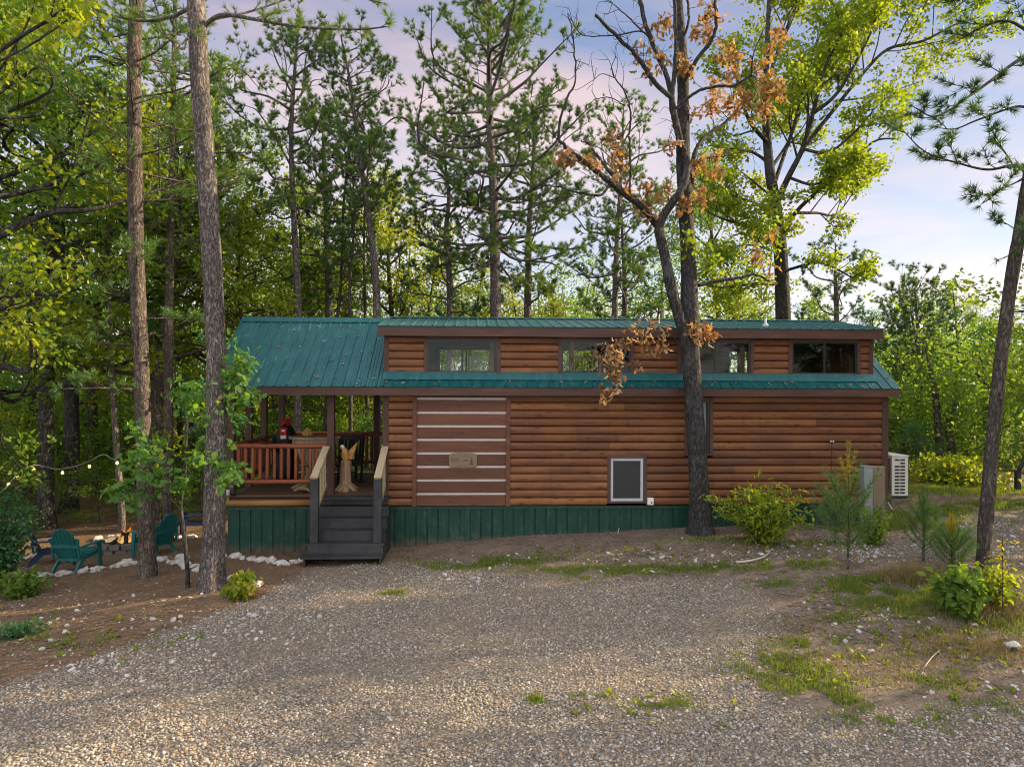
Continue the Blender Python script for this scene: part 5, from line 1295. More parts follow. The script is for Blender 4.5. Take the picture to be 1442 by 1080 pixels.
LIMBS = [([(928,322,-.22),(907,295,-.4),(882,275,-.6),(860,257,-.8),(838,240,-.95),(818,224,-1.05),(800,210,-1.1),(786,198,-1.15)], .075, .03),
 ([(786,198,-1.15),(789,168,-1.2),(800,135,-1.25),(810,115,-1.3),(808,60,-1.35),(800,20,-1.4)], .03, .01), ([(860,257,-.8),(845,275,-.9),(810,270,-1.0),(780,262,-1.2),(755,262,-1.3)], .03, .008),
 ([(882,275,-.6),(845,225,-.4),(828,203,-.3),(818,198,-.2)], .035, .012), ([(786,198,-1.15),(770,180,-1.2),(750,150,-1.3),(748,120,-1.3)], .014, .005),
 ([(927,322,-.22),(934,305,-.25),(946,287,-.28),(958,270,-.25),(966,248,-.2),(967,225,-.15),(958,198,-.2),(950,165,-.25),(946,138,-.3)], .085, .065),
 ([(946,138,-.3),(925,120,-.45),(907,94,-.6),(890,72,-.7),(865,48,-.85),(839,23,-1.0)], .05, .03), ([(946,138,-.3),(938,105,-.2),(922,70,-.1),(908,30,.0),(898,-10,.1),(890,-40,.1)], .05, .04),
 ([(922,70,-.1),(905,45,-.2),(870,50,-.4),(835,52,-.5),(815,45,-.6),(800,20,-.7)], .02, .006), ([(950,155,-.25),(966,140,-.35),(987,127,-.5),(1010,122,-.6),(1032,121,-.7),(1058,107,-.8)], .035, .02),
 ([(1058,107,-.8),(1060,80,-.9),(1070,55,-1.0),(1085,20,-1.1)], .016, .006), ([(962,118,.0),(975,95,-.2),(987,76,-.3),(1000,60,-.4),(1008,38,-.5),(1006,-10,-.6)], .045, .03),
 ([(960,60,.1),(970,30,.0),(968,0,.0),(960,-40,.0)], .03, .02), ([(974,260,.1),(976,224,.2),(985,202,.3),(1000,188,.5),(1026,168,.7),(1041,147,.8),(1050,120,.9)], .05, .02),
 ([(972,236,.1),(990,225,.3),(1020,220,.5),(1045,213,.7),(1066,215,.8)], .022, .01), ([(984,402,.05),(1010,396,.2),(1040,391,.35),(1062,387,.45),(1083,396,.5)], .04, .02),
 ([(946,138,-.3),(950,100,-.3),(952,60,-.3),(950,0,-.3),(946,-50,-.3)], .05, .03), ([(886,190,-.7),(888,160,-.8),(880,130,-.9),(866,110,-1.0),(862,95,-1.0),(868,80,-1.0)], .022, .006),
 ([(886,275,-.65),(888,235,-.7),(886,190,-.7)], .026, .022), ([(880,150,-.85),(860,138,-1.0),(840,140,-1.1),(815,160,-1.2)], .012, .004), ([(866,110,-1.0),(845,105,-1.1),(828,125,-1.2)], .01, .004),
 ([(905,45,-.2),(880,20,-.3),(850,-5,-.4)], .02, .006),
 ([(962,490,-.12),(940,470,-.3),(912,468,-.5),(892,478,-.7),(880,492,-.8),(872,520,-.9),(852,545,-1.0)], .018, .004), ([(912,468,-.5),(915,455,-.5),(920,448,-.5)], .008, .004), ([(892,478,-.7),(870,485,-.8),(852,500,-.9),(846,510,-.9)], .010, .004), ([(980,468,-.1),(995,462,-.3),(1010,466,-.4)], .012, .005)]
paths = []
for pts, ra, rb in LIMBS:
    q = opath(pts); paths.append((q, ra, rb)); q = q + rng.normal(0, .012, q.shape) * np.linspace(0, 1, len(q))[:, None]
    T.tube(q, np.linspace(ra, rb, len(q)), 10 if ra > .04 else 6)
for q, ra, rb in paths[:22]:               # bare twigs
    n = int(plen(q) * 5.0); 
    for _ in range(n):
        p, t_, _l = along(q, rng.uniform(.25, .99)); d = nrm(t_*.5 + rng.normal(0, .7, 3) + UP*.25); l = rng.uniform(.18, .65)
        tw_ = spline([p, p + d*l*.5 + rng.normal(0, .05, 3), p + d*l + rng.normal(0, .09, 3)], 3); T.tube(tw_, np.linspace(.008, .0025, len(tw_)), 3)
        if rng.random() < .6:
            p2, t2, _l = along(tw_, .55); d = nrm(t2 + rng.normal(0, .7, 3)); l2 = l*.5; T.tube(np.array([p2, p2 + d*l2*.5, p2 + d*l2 + rng.normal(0, .03, 3)]), [.005, .004, .002], 3)
DEAD = [(830,224,-1.05),(842,230,-1.0),(868,222,-.7),(870,212,-.6),(876,232,-.6),(868,245,-.7),(907,257,-.3),(916,268,-.3),(884,267,-.6),(944,263,-.3),(934,268,-.3),(904,284,-.4),(916,302,-.3),(910,295,-.4),(967,281,-.3),(963,290,-.2),(987,269,0),(990,280,0),(946,201,-.3),
 (975,227,0),(987,224,.1),(1008,219,.4),(1005,239,.3),(1014,240,.4),(975,240,0),(963,91,-.2),(970,98,-.2),(958,80,-.2),(913,94,-.5),(928,85,-.2),(935,80,-.2),(901,72,-.6),(919,36,-.1),(940,38,-.1),(932,30,-.1),(993,38,-.4),(1000,25,-.4),(981,44,-.3),(990,55,-.3),(1017,76,-.5),(1028,80,-.6),(1038,82,-.6),(1030,106,-.7),(1036,100,-.7),(1049,132,-.8),(1035,138,-.6),(1026,146,-.5),(1034,152,-.5),(1050,140,-.8),
 (1076,109,-.9),(1082,118,-.9),(1088,110,-.9),(1073,147,-.8),(1078,155,-.8),(999,147,.2),(1003,143,.2),(1005,115,-.5),(975,156,.1),(1011,132,.4),(860,192,-.4),(866,195,-.4),(792,218,-1.1),(798,224,-1.1),(1094,55,-1.0),(1098,45,-1.0),(1085,70,-.9),(1090,125,-.8),(1100,130,-.8),(1020,60,-.4),(1000,10,-.5),(1065,90,-.8),(1062,350,.4),(1068,362,.4),(1083,378,.5),(1088,330,.4),
 (972,458,-.2),(980,464,-.25),(990,462,-.3),(997,470,-.4),(1008,474,-.45),(984,474,-.3),(976,470,-.2),(993,456,-.3),
 (938,465,-.35),(933,474,-.35),(931,493,-.4),(935,486,-.4),(908,478,-.5),(902,474,-.55),(909,491,-.5),(915,485,-.5),(887,472,-.7),(880,481,-.75),(874,487,-.8),(858,488,-.85),(853,498,-.9),(846,504,-.9),(858,505,-.9),(865,500,-.8),(872,506,-.85),(870,512,-.85),(856,522,-.95),(872,533,-.9),(866,536,-.9),(852,554,-1.0),(856,548,-1.0),(898,510,-.7),(899,458,-.6),(921,453,-.5)]
C = []; Dd = []
for u, v, dd in DEAD:
    c = np.array(tuple(P(u, v, do + dd))) - np.array(tuple(bo)); n = rng.integers(12, 28) if v < 400 else rng.integers(7, 15); sg = .085 if v < 400 else .075
    C.append(c + rng.normal(0, sg, (n, 3))); Dd.append(np.tile([0, 0, -1.0], (n, 1)))
    k = min(range(len(paths)), key=lambda i: np.min(np.linalg.norm(paths[i][0] - c, axis=1))); q = paths[k][0]; j = np.argmin(np.linalg.norm(q - c, axis=1))
    if np.linalg.norm(q[j] - c) < 1.4: T.tube(spline([q[j], (q[j] + c)/2 + rng.normal(0, .05, 3), c], 3), np.linspace(.008, .003, 7), 4)
G = Geo(); leaves(G, np.vstack(C), .10, rng, 'oak', .1, .35, .8, .4, np.vstack(Dd))
ot = tree_obj('oak_tree', bo, 'dark oak before the cabin with curled orange dead leaves', 'tree', T.mesh('trunk', True), G.mesh('dead_leaves'), M['bark_dark'], M['leaf_dead'], gn='dead_leaves')
G = Geo(); cl = [np.array(tuple(P(u, v, do - .15))) - np.array(tuple(bo)) for u, v in ((968,325),(966,345),(985,352),(1000,372),(1010,368),(992,378),(972,338),(1004,360))]
leaves(G, clump_pts(cl, 16, .10, rng), .11, rng, 'oak'); me = G.mesh('foliage'); me.materials.append(M['leaf_y']); o = bpy.data.objects.new('foliage', me); COL.objects.link(o); o.parent = ot

# ---- 5. live oak behind the cabin
bp_ = P(1104, 540, 21.0); bp_.z = gz(bp_.x, bp_.y); T, G, cl = Geo(), Geo(), []; rng = np.random.default_rng(105)
tp = loc(pix_path([(1106, 620, 21), (1104, 500, 21), (1102, 420, 21), (1098, 340, 21), (1090, 280, 21), (1083, 230, 21), (1078, 150, 21.1), (1080, 70, 21.1), (1085, -40, 21.2)]), bp_); tp = np.vstack([[tp[0][0], tp[0][1], -.3], tp]); tp[0][2] = -.3
T.tube(spline(tp, 5), np.interp(np.linspace(0, 1, 46), [0, .3, .6, 1], [.27, .225, .16, .05]), 12)
for pts, r in (([(1092,290,0),(1110,250,-.4),(1130,210,-.8),(1145,160,-1.2),(1160,100,-1.5),(1190,40,-1.8)], .10), ([(1098,340,0),(1120,300,-.5),(1160,262,-1.0),(1190,235,-1.4),(1230,200,-1.6),(1262,195,-1.8)], .07), ([(1083,230,0),(1060,215,.6),(1030,210,1.2),(1000,205,1.6)], .06),
               ([(1100,330,0),(1050,318,-.8),(1010,305,-1.4),(985,290,-1.8)], .06), ([(1080,200,0),(1055,170,-.8),(1040,120,-1.2),(1030,60,-1.5)], .07), ([(1102,400,0),(1060,400,-1),(1020,405,-1.5),(990,400,-2)], .06), ([(1130,210,-.8),(1170,160,-.6),(1210,110,-.4),(1250,70,-.2),(1300,58,0),(1345,35,.2),(1378,25,.3)], .07),
               ([(1145,160,-1.2),(1180,130,-1.6),(1220,60,-2),(1240,10,-2.2)], .06), ([(1079,120,.1),(1100,60,.8),(1120,10,1.2),(1140,-40,1.5)], .07), ([(1110,380,0),(1150,370,-.6),(1180,380,-1),(1205,395,-1.3)], .05), ([(1085,-20,.2),(1050,-60,-.6),(1010,-70,-1)], .06), ([(1085,-30,.2),(1140,-80,0),(1210,-60,-.4),(1270,-10,-.6)], .06),
               ([(1120,300,-.5),(1150,300,.4),(1180,300,1.0),(1215,250,1.5)], .05), ([(1096,320,0),(1070,290,-.6),(1045,280,-1.0),(1020,270,-1.3)], .05), ([(1090,280,0),(1060,255,.5),(1035,235,1.0)], .05), ([(1084,240,0),(1110,200,.8),(1130,150,1.3),(1140,110,1.6)], .06), ([(1130,210,-.8),(1165,215,-1.0),(1200,190,-1.1),(1235,150,-1.2)], .055), ([(1100,360,0),(1080,350,-1.0),(1050,345,-1.6),(1025,350,-2)], .045), ([(1110,250,-.4),(1145,260,-1.2),(1175,245,-1.8),(1200,225,-2.2)], .05), ([(1090,260,0),(1120,170,1.2),(1150,60,1.8),(1200,0,2)], .07)):
    q = spline(loc(pix_path([(u, v, 21 + dd) for u, v, dd in pts]), bp_), 5); leafy(T, cl, q, r, rng, 1, .46, .40, .22, .008, .35)
leaves(G, clump_pts(cl, 24, .16, rng), .115, rng, 'oval')
tree_obj('oak_tree', bp_, 'tall leafy oak with bright yellow green crown behind the dormer roof', 'tree', T.mesh('trunk', True), G.mesh('crown'), M['bark_oak'], M['leaf_y'])

# ---- 6. tall pines rising behind the roof
def custom_pine(u0, trunk, d, r0, crown0, blen, nb, label, seed, nm='needle', nn=25, bk='bark_pine', **k):
    b = P(u0, 540, d); b.z = gz(b.x, b.y); p = loc(pix_path([(u, v, d + dd) for u, v, dd in trunk]), b); p = spline(np.vstack([[0, 0, -.3], p]), 6); H = p[-1][2]
    T, G, *_ = gen_pine(seed, H, r0, crown0, blen, nb, trunk_path=p, rings=len(p), nn=nn, **k)
    return tree_obj('pine_tree', b, label, 'tree', T.mesh('trunk', True), G.mesh('crown'), M[bk], M[nm])
custom_pine(698, [(698,445,0),(697,360,0),(695,270,0),(690,180,0),(689,100,0),(690,20,0),(692,-70,.1)], 22, .20, .42, 3.5, 88, 'tall straight pine with wide crown behind the middle of the roof', 61, nn=25, sp=.30, rise=(-.1, .8))
custom_pine(531, [(531,445,0),(526,360,0),(517,290,0),(508,230,0),(500,170,0),(492,110,0),(480,50,0)], 21, .125, .60, 1.6, 40, 'slender pine leaning to one side above the roof step', 62, nn=25, sp=.30)
custom_pine(743, [(743,445,0),(744,380,0),(745,320,0),(749,260,0),(752,200,0),(753,150,0)], 24, .15, .45, 2.3, 40, 'pine just beside the tall straight pine, partly behind its crown', 63)
custom_pine(634, [(634,445,0),(632,380,0),(628,330,0),(632,280,0),(627,230,0),(626,180,0)], 23, .13, .42, 2.0, 38, 'crooked short pine above the first dormer window', 64, 'needle_d')
custom_pine(463, [(463,445,0),(462,380,0),(460,330,0),(458,270,0),(455,210,0),(456,150,0)], 24, .14, .45, 2.2, 40, 'bushy pine above the open porch roof', 65, 'needle_d')
custom_pine(866, [(866,445,0),(868,360,0),(872,290,0),(876,220,0),(878,150,0)], 25, .13, .35, 2.5, 42, 'pine with broad layered branches to one side of the dead leaved oak', 66)
custom_pine(880, [(880,445,0),(879,380,0),(876,320,0),(874,270,0)], 27, .13, .42, 2.0, 30, 'shorter pine directly behind the layered pine', 67, 'needle_d')
custom_pine(238, [(238,445,0),(240,330,0),(242,240,0),(244,140,0),(246,40,0),(248,-80,0),(250,-160,0)], 17.5, .115, .40, 1.9, 52, 'thin sunlit pine between the two foreground pine trunks', 68, nn=20, bk='bark_pine2')
custom_pine(163, [(172,735,0),(165,640,0),(158,540,0),(154,440,0),(152,330,0),(153,220,0),(155,130,0)], 19, .10, .42, 1.5, 40, 'thin grey pine rising just behind the fire pit flames', 69, 'needle_d')
custom_pine(1180, [(1178,445,0),(1177,410,0),(1176,370,0),(1177,345,0)], 27, .12, .35, 2.0, 26, 'short dark pine behind the far dormer end', 70, 'needle_d')
custom_pine(1310, [(1302,600,0),(1296,500,0),(1290,430,0),(1288,405,0)], 25, .11, .42, 1.7, 26, 'slim pine beyond the air conditioner', 71, 'needle_d')
custom_pine(1243, [(1285,620,0),(1280,520,0),(1274,440,0),(1272,400,0)], 28, .12, .5, 1.8, 24, 'hazy pine beside the far gable end of the cabin', 72, 'needle_d')
custom_pine(420, [(420,445,0),(415,330,0),(410,200,0),(415,100,0),(420,40,0)], 20.5, .12, .58, 2.2, 34, 'pine with a long bare branch above the green porch roof', 73, nn=25, sp=.32)

# ---- 7. left hand oaks and the leafy trees behind
LB = [('bE', 'oak_tree', -48, 12.6, -260, 'bright leafy oak at the left edge, nearest the camera', 'leaf_y', 'bark_oak', 0.95),
 ('bE', 'oak_tree', -75, 15, -200, 'sunlit oak reaching in from beyond the left edge', 'leaf', 'bark_oak', 1.0),
 ('bA', 'oak_tree', 66, 19.3, -160, 'thick trunked oak behind the navy chair at the fire pit', 'leaf', 'bark_oak', .95),
 ('bB', 'oak_tree', 97, 21.5, -40, 'dark trunked tree just behind the thick trunked oak', 'leaf', 'bark_dark', 1.1),
 ('bB', 'leafy_tree', 135, 25, 130, 'green tree behind the string lights', 'leaf_y', 'bark_far', 1.1),
 ('bB', 'leafy_tree', 225, 20.5, 120, 'green tree behind the thin sunlit pine', 'leaf_y', 'bark_far', 1.15),
 ('bA', 'leafy_tree', 300, 23.5, 60, 'tall dark green tree behind the biggest pine trunk', 'leaf', 'bark_far', .95),
 ('bB', 'leafy_tree', 350, 22, 250, 'yellow green tree behind the porch roof end', 'leaf_y', 'bark_far', 1.1),
 ('bB', 'leafy_tree', 405, 26, 230, 'mid green tree seen over the porch roof', 'leaf_y', 'bark_far', 1.15),
 ('bC', 'leafy_tree', 470, 29.5, 345, 'low yellow green tree seen over the step between the roofs', 'leaf_y', 'bark_far', 1.2),
 ('bB', 'leafy_tree', 558, 29, 225, 'round topped green tree above the first dormer window', 'leaf_y', 'bark_far', 1.05),
 ('bC', 'leafy_tree', 610, 28, 330, 'low leafy tree below the crooked pine', 'leaf_y', 'bark_far', 1.2),
 ('bC', 'leafy_tree', 665, 31.5, 355, 'low green tree behind the tall straight pine trunk', 'leaf_y', 'bark_far', 1.2),
 ('bC', 'leafy_tree', 725, 32.5, 390, 'small pale tree between two pine trunks over the roof', 'leaf_y', 'bark_far', 1.2),
 ('bC', 'leafy_tree', 775, 29.5, 385, 'sparse small tree over the second dormer window', 'leaf_y', 'bark_far', .9),
 ('bC', 'leafy_tree', 920, 29.5, 375, 'small green tree behind the fork of the dead leaved oak', 'leaf', 'bark_far', 1.2),
 ('bC', 'leafy_tree', 1035, 28.5, 365, 'yellow green tree under the leafy oak branches', 'leaf_y', 'bark_far', 1.3),
 ('bB', 'leafy_tree', 1015, 32.5, 190, 'pale green tree behind the dead orange leaves', 'leaf', 'bark_far', 1.0),
 ('bC', 'leafy_tree', 1150, 29.5, 385, 'small leafy tree behind the dormer roof corner', 'leaf', 'bark_far', 1.2),
 ('bB', 'leafy_tree', 1235, 29, 425, 'blue green tree beside the cabin gable', 'leaf_b', 'bark_far', 1.1),
 ('bA', 'leafy_tree', 1345, 27, 385, 'tall spreading tree with forked limbs beyond the lawn', 'leaf', 'bark_far', 1.15),
 ('bB', 'leafy_tree', 1430, 25, 420, 'green tree behind the leaning right hand pine', 'leaf_b', 'bark_far', 1.2),
 ('bA', 'leafy_tree', 1500, 23, 380, 'leafy tree partly cut off by the right edge', 'leaf', 'bark_far', 1.0)]
for pr, nm, u, d, tv, lab, lf, bk, sx in LB: put(pr, nm, u, d, tv, lab, lf, bk, sx=sx)
# slim trunks seen through the porch opening
for k, (u, d, tv, lab, le) in enumerate([(447, 22.5, 300, 'slanting thin trunk seen through the porch above the bar table', -.10), (497, 21.5, 330, 'straight trunk seen just behind the front porch post', 0), (517, 24, 330, 'pale thin trunk seen above the rear railing', .03)]):
    put('pC', 'thin_tree', u, d, tv - 140, lab, 'needle', 'bark_far', sx=.8, lean=le)
# understory bushes along the wood edge
UB = [(1290, 20.5, 590, 'leafy bush beyond the air conditioner'), (1345, 21.5, 600, 'round bush at the back edge of the lawn'), (1400, 20.5, 615, 'bush behind the foot of the leaning pine'), (1450, 20, 600, 'bush beyond the dark steel post'), (1255, 22, 575, 'bush close behind the cabin corner'),
      (140, 20, 650, 'low bush behind the fire pit'), (225, 20, 655, 'low bush behind the green chair and slim pine'), (40, 20.5, 640, 'low bush behind the navy chair'), (285, 20.5, 640, 'low bush behind the far navy chair'), (-20, 18.5, 600, 'bush at the far left wood edge'),
      (400, 22.5, 575, 'bush behind the rear porch railing'), (470, 23, 585, 'bush seen through the middle of the porch'), (525, 22.5, 580, 'bush seen beside the rear porch post'), (345, 21.5, 570, 'bush seen past the left porch posts')]
for k, (u, d, tv, lab) in enumerate(UB): put('bD', 'bush', u, d, tv, lab, ('leaf_b', 'leaf', 'leaf_d')[k % 3] if u > 700 else ('leaf_d', 'leaf')[k % 2], 'bark_far', sx=1.35, cat='bush')

# ---- 8. small trees, shrubs and saplings in front
def shrub(name, base, h, w, ns, label, leaf, seed, size=.10, nl=9, shape='lance', cat='shrub', sig=.06, low=.2, dens=5):
    rng = np.random.default_rng(seed); T, G, cl = Geo(), Geo(), []
    for k in range(ns):
        a = k*2.4 + rng.uniform(-.4, .4); r = w*rng.uniform(.25, 1)*.5; hh = h*rng.uniform(.65, 1.0)*(1.05 - .35*(r/(w*.5)))
        q = spline([np.array([.02*math.cos(a), .02*math.sin(a), -.03]), np.array([r*.35*math.cos(a), r*.35*math.sin(a), hh*.5]), np.array([r*math.cos(a), r*math.sin(a), hh])], 5); T.tube(q, np.linspace(.012, .004, len(q)), 5)
        for s in np.linspace(low, 1, dens):
            p, t_, _ = along(q, min(.999, s)); cl.append(p)
            d = nrm(rng.normal(0, 1, 3) + UP*.5); l = w*.16; T.tube(np.array([p, p + d*l*.5, p + d*l]), [.005, .004, .002], 3); cl.append(p + d*l)
    leaves(G, clump_pts(cl, nl, sig, rng), size, rng, shape, .8, .2, .2)
    return tree_obj(name, base, label, cat, T.mesh('stem', True), G.mesh('foliage'), M['bark_far'], M[leaf], tn='stem', gn='foliage')
bs = on_ground(1070, 764); shrub('green_shrub', bs, P(1070, 683, bs.y).z - bs.z, 1.75, 26, 'round glossy green shrub growing right of the oak trunk', 'leaf_y', 201, .13, 8, sig=.07, low=.3)
bs = on_ground(1352, 868); shrub('green_shrub', bs, P(1352, 796, bs.y).z - bs.z, .58, 15, 'broad leaved shrub with yellow tips at the right foreground', 'leaf', 202, .115, 7, 'oval', sig=.07)
bs = on_ground(2, 830); shrub('green_shrub', bs, P(2, 690, bs.y).z - bs.z, 1.25, 20, 'soft green shrub at the left edge beside the stone row', 'leaf_b', 203, .075, 16, 'oval', sig=.10, low=.35)
bs = on_ground(28, 842); shrub('green_shrub', bs, .42, .8, 10, 'low bright green plant under the left edge shrub', 'leaf', 204, .10, 8, 'oval')
bs = on_ground(22, 898); shrub('grey_plant', bs, .16, .7, 9, 'pale grey green ground plant at the far left', 'leaf_b', 205, .05, 9, 'oval', 'plant', .05)
bs = on_ground(338, 842); t_ = shrub('small_plant', bs, .34, .45, 11, 'small plant with yellow green and reddish leaves beside the biggest pine', 'leaf_y', 206, .10, 8, 'oval', 'plant', .05)
rng = np.random.default_rng(207); G = Geo(); leaves(G, np.array([.16, -.02, .12]) + rng.normal(0, .06, (40, 3)), .10, rng, 'oval'); me = G.mesh('red_leaves'); me.materials.append(M['leaf_dead']); o = bpy.data.objects.new('red_leaves', me); COL.objects.link(o); o.parent = t_
bs = on_ground(1228, 766); shrub('green_shrub', bs, .75, .7, 9, 'small leafy shrub at the foot of the utility pedestal', 'leaf', 208, .08, 9, 'oval')
bs = on_ground(1395, 848); shrub('green_shrub', bs, .5, .9, 9, 'small bright shrub in front of the leaning pine', 'leaf_y', 209, .09, 7, 'oval')
bs = on_ground(1330, 686 + 4); shrub('flower_bank', P(1335, 684, 18.2), .42, 3.0, 46, 'bank of yellow flowering weeds behind the lawn', 'leaf_y', 210, .10, 9, 'oval', 'flowers', .09)
# sapling oak between the trunks
bs = on_ground(264, 828); ds = bs.y; T, G, cl = Geo(), Geo(), []; rng = np.random.default_rng(220)
def sp_(pts): return spline(loc(pix_path([(u, v, ds + dd) for u, v, dd in pts]), bs), 5)
q = sp_([(265, 833, 0), (263, 790, 0), (258, 745, 0), (255, 705, 0), (261, 670, 0), (262, 630, 0), (264, 590, 0)]); T.tube(q, np.linspace(.042, .016, len(q)), 9)
for pts, r in (([(258,690,0),(235,680,-.2),(210,665,-.35),(185,650,-.45)], .014), ([(261,668,0),(285,655,-.25),(305,650,-.4),(322,665,-.5)], .014), ([(262,650,0),(240,635,.2),(215,625,.4),(190,640,.5)], .013), ([(262,640,0),(290,630,.2),(315,625,.3)], .012), ([(264,600,0),(255,570,-.1),(240,550,-.2)], .012), ([(264,610,0),(285,585,-.2),(310,570,-.3),(338,560,-.35)], .012),
               ([(257,720,0),(225,690,-.3),(195,690,-.5),(165,700,-.6)], .012), ([(263,620,0),(262,580,.1),(270,540,.2)], .012), ([(285,585,-.2),(320,540,-.35),(345,520,-.4)], .009), ([(322,665,-.5),(338,672,-.55)], .006), ([(255,705,0),(248,690,-.1),(252,672,-.15)], .008)):
    leafy(T, cl, sp_(pts), r, rng, 0, .16, .40, .25, .004, .3)
leaves(G, clump_pts(cl, 7, .085, rng), .125, rng, 'oak')
tree_obj('sapling_oak', bs, 'crooked young oak with dark green lobed leaves beside the biggest pine', 'tree', T.mesh('trunk', True), G.mesh('crown'), M['bark_oak'], M['leaf_d'])
# foliage close to the porch edge (second sapling, behind the biggest pine)
bs = on_ground(316, 800); ds = bs.y; T, G, cl = Geo(), Geo(), []
q = sp_([(312, 804, 0), (310, 700, 0), (312, 620, 0), (318, 540, 0), (316, 470, 0), (312, 440, 0)]); T.tube(q, np.linspace(.03, .01, len(q)), 7)
for pts, r in (([(318,545,0),(332,548,-.1),(345,560,-.2)], .008), ([(316,590,0),(330,585,-.1),(338,600,-.15)], .008), ([(316,500,0),(328,490,0),(340,505,.1)], .008), ([(311,640,0),(322,648,-.1),(332,662,-.15)], .008), ([(318,540,0),(300,545,.2),(285,560,.3)], .008), ([(312,620,0),(295,600,.2),(280,610,.3)], .008), ([(316,480,0),(300,470,.2),(285,480,.3)], .008), ([(318,530,0),(335,520,.1),(350,515,.1)], .008)):
    leafy(T, cl, sp_(pts), r, rng, 0, .14, .45, .3, .004, .2)
leaves(G, clump_pts(cl, 6, .07, rng), .115, rng, 'oak')
tree_obj('sapling_oak', bs, 'slender young oak growing tight behind the biggest pine by the porch', 'tree', T.mesh('trunk', True), G.mesh('crown'), M['bark_oak'], M['leaf_b'])
# young pines
def young_pine(base, h, w, label, seed, mat, tipmat=None, nn=26, nl=.17):
    rng = np.random.default_rng(seed); T, G, G2 = Geo(), Geo(), Geo(); q = spline([np.array([0,0,-.03]), np.array([.01,.0,h*.5]), np.array([.0,.01,h])], 6); T.tube(q, np.linspace(.020, .006, len(q)), 6)
    C, D, C2, D2 = [], [], [], []
    for k in range(17):
        s = .16 + .50*k/17; p, t_, _ = along(q, s); a = k*2.4; l = w*.5*(1.2 - s)*rng.uniform(.7, 1.15); d = np.array([math.cos(a), math.sin(a), .75]); b = spline([p, p + d*l*.5, p + d*l + UP*l*.3], 3); T.tube(b, np.linspace(.008, .004, len(b)), 4)
        for f in np.linspace(.25, .999, 7): x, tt, _ = along(b, f); C.append(x); D.append(nrm(tt + UP*.2))
    for s in np.linspace(.12, .60, 18): x, tt, _ = along(q, s); C.append(x); D.append(UP)
    for s in np.linspace(.60, .999, 16):
        x, tt, _ = along(q, s); C2.append(x); D2.append(UP)
    for k in range(6):
        a = k*1.05; d = np.array([math.cos(a)*.35, math.sin(a)*.35, 1]); p, *_ = along(q, .62 + .03*k)
        for f in np.linspace(.2, 1, 4): C2.append(p + d*h*.16*f); D2.append(nrm(d))
    needles(G, C, D, nn, nl, .006, rng, .8); needles(G2, C2, D2, nn, nl*.62, .006, rng, .55)
    t = tree_obj('young_pine', base, label, 'sapling', T.mesh('trunk', True), G.mesh('crown'), M['bark_pine2'], M[mat])
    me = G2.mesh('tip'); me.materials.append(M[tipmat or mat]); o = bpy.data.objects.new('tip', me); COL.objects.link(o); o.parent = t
bs = on_ground(1194, 802); young_pine(bs, P(1196, 626, bs.y).z - bs.z, 1.25, 'young pine with a tip coloured sunlit gold in front of the utility pedestal', 301, 'needle', 'needle_y')
bs = on_ground(1300, 790); young_pine(bs, P(1300, 688, bs.y).z - bs.z, .75, 'thin dull green young pine left of the leaning pine', 302, 'needle', None, 16)
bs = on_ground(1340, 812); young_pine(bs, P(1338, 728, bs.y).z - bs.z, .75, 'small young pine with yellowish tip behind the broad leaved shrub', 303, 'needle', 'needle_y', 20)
bs = on_ground(1176, 765); young_pine(bs, P(1174, 662, bs.y).z - bs.z, .7, 'slim young pine close to the log wall', 304, 'needle', None, 18)
# tall dry weed
bs = on_ground(1411, 872); T, G = Geo(), Geo(); rng = np.random.default_rng(310); hh = P(1410, 758, bs.y).z - bs.z
q = spline([np.array([0,0,-.02]), np.array([.01,0,hh*.5]), np.array([.0,0,hh])], 6); T.tube(q, np.linspace(.008, .004, len(q)), 5)
for k in range(6):
    a = k*1.1; d = np.array([math.cos(a), .4*math.sin(a), 0]); s = hh*(.55 + .07*k); b = spline([np.array([0,0,s]), d*.10 + UP*(s + .10), d*.26 + UP*(s + .02)], 4); T.tube(b, np.linspace(.004, .002, len(b)), 3)
    leaves(G, np.array([along(b, f)[0] for f in np.linspace(.2, .99, 9)]), .055, rng, 'lance', .3, .3)
leaves(G, np.array([along(q, f)[0] for f in np.linspace(.1, .99, 34)]) + rng.normal(0, .012, (34, 3)), .07, rng, 'lance', .3, .1)
tree_obj('tall_weed', bs, 'tall yellow weed with drooping seed heads at the right edge', 'weed', T.mesh('stem', True), G.mesh('foliage'), M['bark_far'], M['needle_y'], tn='stem', gn='foliage')

for k, (x, y, pr, h) in enumerate([(13.7, 14.9, 'bC', 8.6), (16.4, 15.8, 'bB', 10.8), (20, 16.7, 'bB', 12.5), (17.2, 19.6, 'bC', 7.5), (13.6, 13.7, 'bD', 4.6), (12.4, 6.9, 'bB', 12), (15.4, 7.9, 'bB', 13), (19, 8.2, 'bB', 14), (13.2, 4.6, 'bB', 11.5), (16.5, 6.3, 'bB', 12.5), (12, 2.4, 'bB', 10.5)]):  # unseen trees added to shade the ground, with a gap for a sun streak
    t = put(pr, 'leafy_tree', 721, 10, 0, 'leafy tree added out of view beyond the right edge to shade the yard', 'leaf', H=h, group='added shade trees beyond the right edge', sx=1.15); t.location = (x, y, gz(x, y))
